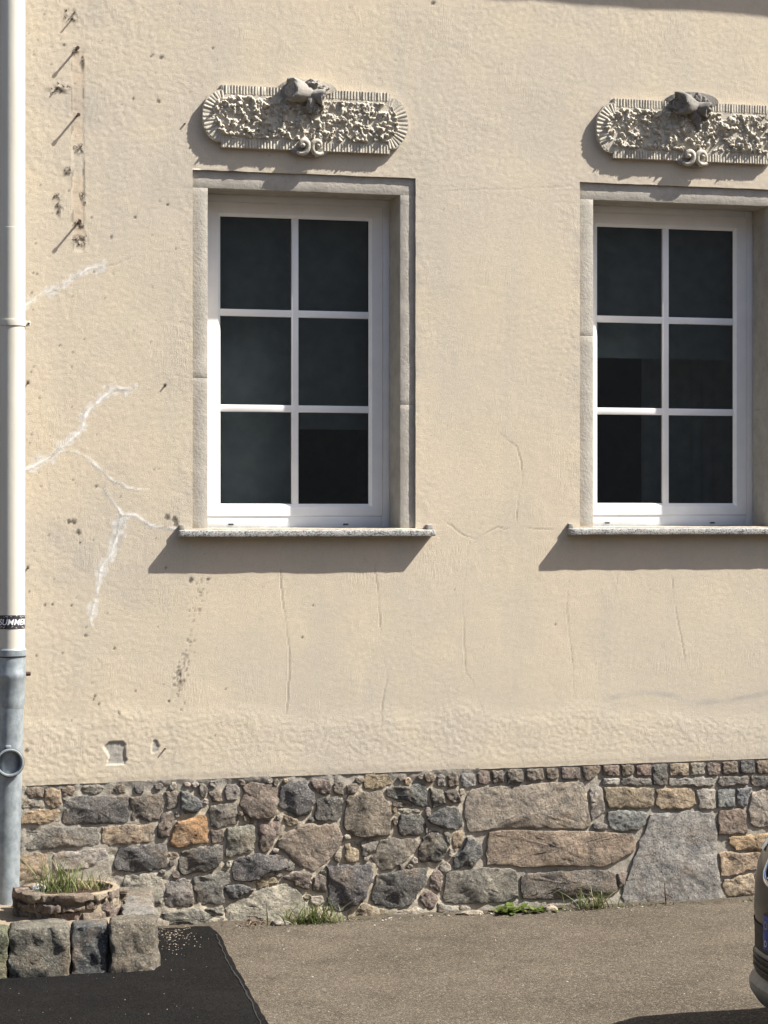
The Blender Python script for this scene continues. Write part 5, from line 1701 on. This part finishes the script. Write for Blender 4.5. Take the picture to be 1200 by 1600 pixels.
# ------------------------------------------------------------------ parked car at the right edge
def car():
    yc = -3.33
    nose = at(1189, 1455, yc + .26)
    NX = nose.x + .020
    e = empty('parked_car', (NX + 2.0, yc, 0))
    props(e, 'dark grey metallic parked car, only its nose showing at the right edge', 'car')
    t = NT('car_paint', .32, .5); t.p.inputs['Metallic'].default_value = .2; t.p.inputs['Coat Weight'].default_value = .25; t.p.inputs['Coat Roughness'].default_value = .06
    paint = t.out(t.mix(t.ramp(t.noise(900, 2), [(.4, 0.0), (.7, 1.0)]), (.016, .016, .015), (.028, .027, .025)))
    black = m_plain('black_plastic', (.012, .012, .013), .55, .4, .2, 40)
    silver = m_plain('silver_trim_paint', (.17, .168, .155), .4, .5, .06, 30, 0, .2)
    chrome = m_plain('chrome', (.75, .76, .78), .12, .5, .04, 10, 0, 1.0)
    glassb = m_plain('car_glass', (.015, .02, .025), .05, .8, .1, 5)
    blue = m_plain('plate_blue', (.012, .05, .27), .4, .5, .05)
    pwhite = m_plain('plate_white', (.75, .75, .73), .4, .5, .03)
    lamp = m_plain('lamp_lens', (.42, .47, .52), .08, .8, .1, 30)
    tyre = m_plain('tyre', (.02, .02, .02), .8, .3, .2, 60, .002)
    rim = m_plain('wheel_rim', (.45, .46, .47), .3, .5, .05, 20, 0, .8)
    def put(o, par=None):
        o.parent = e
        o.matrix_parent_inverse = Matrix.Translation(Vector((2.0, 0, 0)) * -1)   # meshes are modelled with x=0 at the nose
        return o
    # centre-line of the skin from the lip over bonnet, windscreen, roof to the tail (x from nose, z, half width, y-curvature of x)
    prof = [(.10, .150, .80), (.06, .165, .82), (.012, .195, .84), (-.016, .235, .85), (-.016, .262, .85), (.010, .285, .85), (.008, .44, .86), (.0, .50, .865), (.006, .60, .865), (.018, .66, .86), (.046, .72, .85),
            (.11, .775, .84), (.22, .825, .82), (.42, .905, .81), (.80, .985, .80), (1.12, 1.03, .78), (1.30, 1.12, .72), (1.60, 1.36, .67), (1.90, 1.56, .63), (2.06, 1.63, .63), (2.6, 1.665, .635), (3.2, 1.64, .63),
            (3.75, 1.53, .60), (4.05, 1.15, .60), (4.15, .92, .70), (4.20, .80, .78), (4.22, .55, .80), (4.20, .35, .78), (4.10, .20, .74)]
    M_ = 24
    def nose_x(x, y):
        k = max(0.0, 1 - max(x, 0) / 1.1) ** 1.5
        k2 = max(0.0, 1 - max(4.22 - x, 0) / .8) ** 1.5
        return x + 1.1 * max(0.0, abs(y) - .12) ** 3 * k - .35 * abs(y) ** 3 * k2
    def skin_point(i, u):
        x, z, w = prof[i]
        y = u * w
        crown = .03 if z > .75 else .0
        return Vector((nose_x(x, y), y, z - crown * u * u))
    def panel(i0, i1, mat, nm, u0=-1, u1=1):
        mb = MB(); vs = []
        for i in range(i0, i1 + 1):
            for k in range(M_ + 1):
                u = u0 + (u1 - u0) * k / M_
                vs.append(skin_point(i, u))
        n = M_ + 1
        mb.add(vs, [(a * n + k, a * n + k + 1, (a + 1) * n + k + 1, (a + 1) * n + k) for a in range(i1 - i0) for k in range(M_)])
        return put(mb.build(nm, mat, sm=40))
    panel(0, 5, silver, 'bumper_lip')
    panel(5, 11, paint, 'front_bumper')
    panel(11, 15, paint, 'bonnet')
    panel(15, 18, glassb, 'windscreen')
    panel(18, 22, paint, 'roof')
    panel(22, 24, glassb, 'rear_window')
    panel(24, 28, paint, 'tailgate')
    # sides: below the shoulder line and the glasshouse
    for s in (-1, 1):
        mb = MB()
        st = []
        for i in range(5, 27):
            p = skin_point(i, s)
            st.append(p)
                # lower body side as strips between sill and shoulder line
        fr = [skin_point(i, s) for i in range(5, 16)]
        sh = fr + [Vector((x, s * w, z)) for x, z, w in ((1.6, .985, .80), (2.4, 1.0, .82), (3.2, 1.0, .80), (3.9, .985, .76))] + [skin_point(i, s) for i in (24, 25, 26)]
        vs = []
        L = 5
        for p in sh:
            for k in range(L + 1):
                f = k / L
                zb = .24 if p.z > .26 else p.z - .01
                z = p.z + (zb - p.z) * f
                bulge = .055 * math.sin(math.pi * min(1, f * 1.1)) * (1 if .5 < p.x < 3.9 else .25)
                vs.append((p.x, p.y + s * bulge, z))
        n = L + 1
        mb.add(vs, [(a * n + k, a * n + k + 1, (a + 1) * n + k + 1, (a + 1) * n + k) for a in range(len(sh) - 1) for k in range(L)])
        put(mb.build('side_panel', paint, sm=40))
        mb = MB()
        up = [skin_point(i, s) for i in range(15, 25)]
        lo = [Vector((p.x, s * (.80 if 1.4 < p.x < 3.8 else .77), .985 if 1.3 < p.x < 4 else p.z - .01)) for p in up]
        mb.add(up + lo, [(i, i + 1, len(up) + i + 1, len(up) + i) for i in range(len(up) - 1)])
        put(mb.build('side_window', glassb, sm=30))
        for xw in (.86, 3.42):
            mb = MB()
            mb.lathe([(.20, -.02), (.31, -.02), (.325, .01), (.325, .18), (.31, .20)], (xw, s * .85 - (.2 if s > 0 else 0) + (.02 if s < 0 else 0), .325), 'Y', 40)
            put(mb.build('tyre', tyre, sm=40))
            mb = MB()
            mb.lathe([(.0, 0), (.06, 0), (.07, .02), (.19, .005), (.205, .0), (.205, .02)], (xw, s * .865, .325), 'Y', 40)
            put(mb.build('wheel_rim', rim, sm=40))
        mb = MB()
        mb.box(1.38, 1.52, s * .80 + min(0, s * .2), s * .80 + max(0, s * .2), 1.0, 1.13)
        put(mb.build('wing_mirror', paint, bevel=.03))
        # headlight
        mb = MB(); vs = []
        for k in range(9):
            u = s * (.50 + .45 * k / 8)
            for i, f in ((9, .7), (10, .2), (11, .1), (11, .55 - .02 * k)):
                a, b = skin_point(i, u), skin_point(min(i + 1, 12), u)
                q = a.lerp(b, f); vs.append(q + Vector((-.006, 0, .002)))
        mb.add(vs, [(k * 4 + j, (k + 1) * 4 + j, (k + 1) * 4 + j + 1, k * 4 + j + 1) for k in range(8) for j in range(3)])
        put(mb.build('headlight', lamp, sm=50))
    # front fittings lie on the nose surface
    def on(y, z, off=.0):
        for i in range(5, 12):
            if prof[i][1] <= z <= prof[i + 1][1]:
                f = (z - prof[i][1]) / (prof[i + 1][1] - prof[i][1])
                x = prof[i][0] + f * (prof[i + 1][0] - prof[i][0])
                return Vector((nose_x(x, y) - off, y, z))
        return Vector((nose_x(.01, y) - off, y, z))
    def sheet(y0, y1, z0, z1, off, mat, nm, ny=16, nz=5, taper=0.0):
        mb = MB(); vs = []
        for a in range(ny + 1):
            for b in range(nz + 1):
                z = z0 + (z1 - z0) * b / nz
                t_ = 1 - taper * (b / nz if taper > 0 else (b / nz - 1))
                y = (y0 + (y1 - y0) * a / ny) * t_
                vs.append(on(y, z, off))
        n = nz + 1
        mb.add(vs, [(a * n + b, (a + 1) * n + b, (a + 1) * n + b + 1, a * n + b + 1) for a in range(ny) for b in range(nz)])
        return put(mb.build(nm, mat, sm=50))
    # grille with chrome surround
    gy, g0, g1 = .30, .612, .735
    sheet(-gy, gy, g0, g1, .004, black, 'grille')
    pts = []
    for k in range(64):
        a = 2 * math.pi * k / 64
        cx_, sz_ = math.cos(a), math.sin(a)
        y = gy * math.copysign(abs(cx_) ** .28, cx_); z = (g0 + g1) / 2 + (g1 - g0) / 2 * math.copysign(abs(sz_) ** .5, sz_)
        pts.append(on(y, z, .008))
    mb = MB(); mb.tube(pts + [pts[0]], .0085, 8, caps=False); put(mb.build('grille_surround', chrome, sm=60))
    for z in (.635, .66, .685):
        mb = MB(); mb.tube([on(-gy + .03 + (2 * gy - .06) * k / 12, z, .007) for k in range(13)], .004, 6); put(mb.build('grille_bar', chrome, sm=60))
    # lower intake, with a body-coloured bar across it
    sheet(-.74, .74, .290, .468, .004, black, 'air_intake', 24, 6)
    mb = MB(); mb.tube([on(-.42 + .84 * k / 20, .368, .003) for k in range(21)], .009, 8); put(mb.build('intake_bar', silver, sm=60))
    for z in (.31, .33, .35):
        mb = MB(); mb.tube([on(-.6 + 1.2 * k / 20, z, .007) for k in range(21)], .005, 6); put(mb.build('intake_bar', black, sm=60))
    # number plate
    px_ = nose_x(0, .26) - .010
    zp = .458
    mb = MB(); mb.box(px_ - .002, px_ + .05, -.268, .268, zp - .064, zp + .064); put(mb.build('plate_holder', black, bevel=.004))
    mb = MB(); mb.box(px_ - .006, px_ - .0025, -.26, .218, zp - .056, zp + .056); pl_ = put(mb.build('number_plate', pwhite, bevel=.001))
    mb = MB(); mb.box(px_ - .0062, px_ - .0024, .2185, .26, zp - .0565, zp + .0565); put(mb.build('country_band', blue, bevel=.001))
    # ring of stars and the letter D on the band
    mb = MB()
    for k in range(12):
        a = 2 * math.pi * k / 12
        cy, cz = .239 + .012 * math.cos(a), zp + .025 + .012 * math.sin(a)
        vs = []
        for j in range(10):
            rr_ = .0028 if j % 2 == 0 else .0012
            b = math.pi / 2 + j * math.pi / 5
            vs.append((px_ - .0066, cy + rr_ * math.cos(b), cz + rr_ * math.sin(b)))
        mb.add(vs, [tuple(range(10))])
    put(mb.build('star_ring', m_plain('star_yellow', (.75, .6, .05), .5, .4, .02)))
    cu = bpy.data.curves.new('letter', 'FONT'); cu.body = 'D'; cu.size = .030; cu.align_x = 'CENTER'
    to = bpy.data.objects.new('tmp_letter', cu); C.objects.link(to)
    dg = bpy.context.evaluated_depsgraph_get(); dg.update()
    me = bpy.data.meshes.new_from_object(to.evaluated_get(dg)); bpy.data.objects.remove(to)
    for v in me.vertices:
        v.co = (px_ - .0068, .239 - v.co.x, zp - .046 + v.co.y)
    me.materials.clear()
    put(link_mesh('country_letter', me, pwhite))
    mb = MB(); mb.box(.3, 4.0, -.78, .78, .20, .60); put(mb.build('underbody', black))
car()
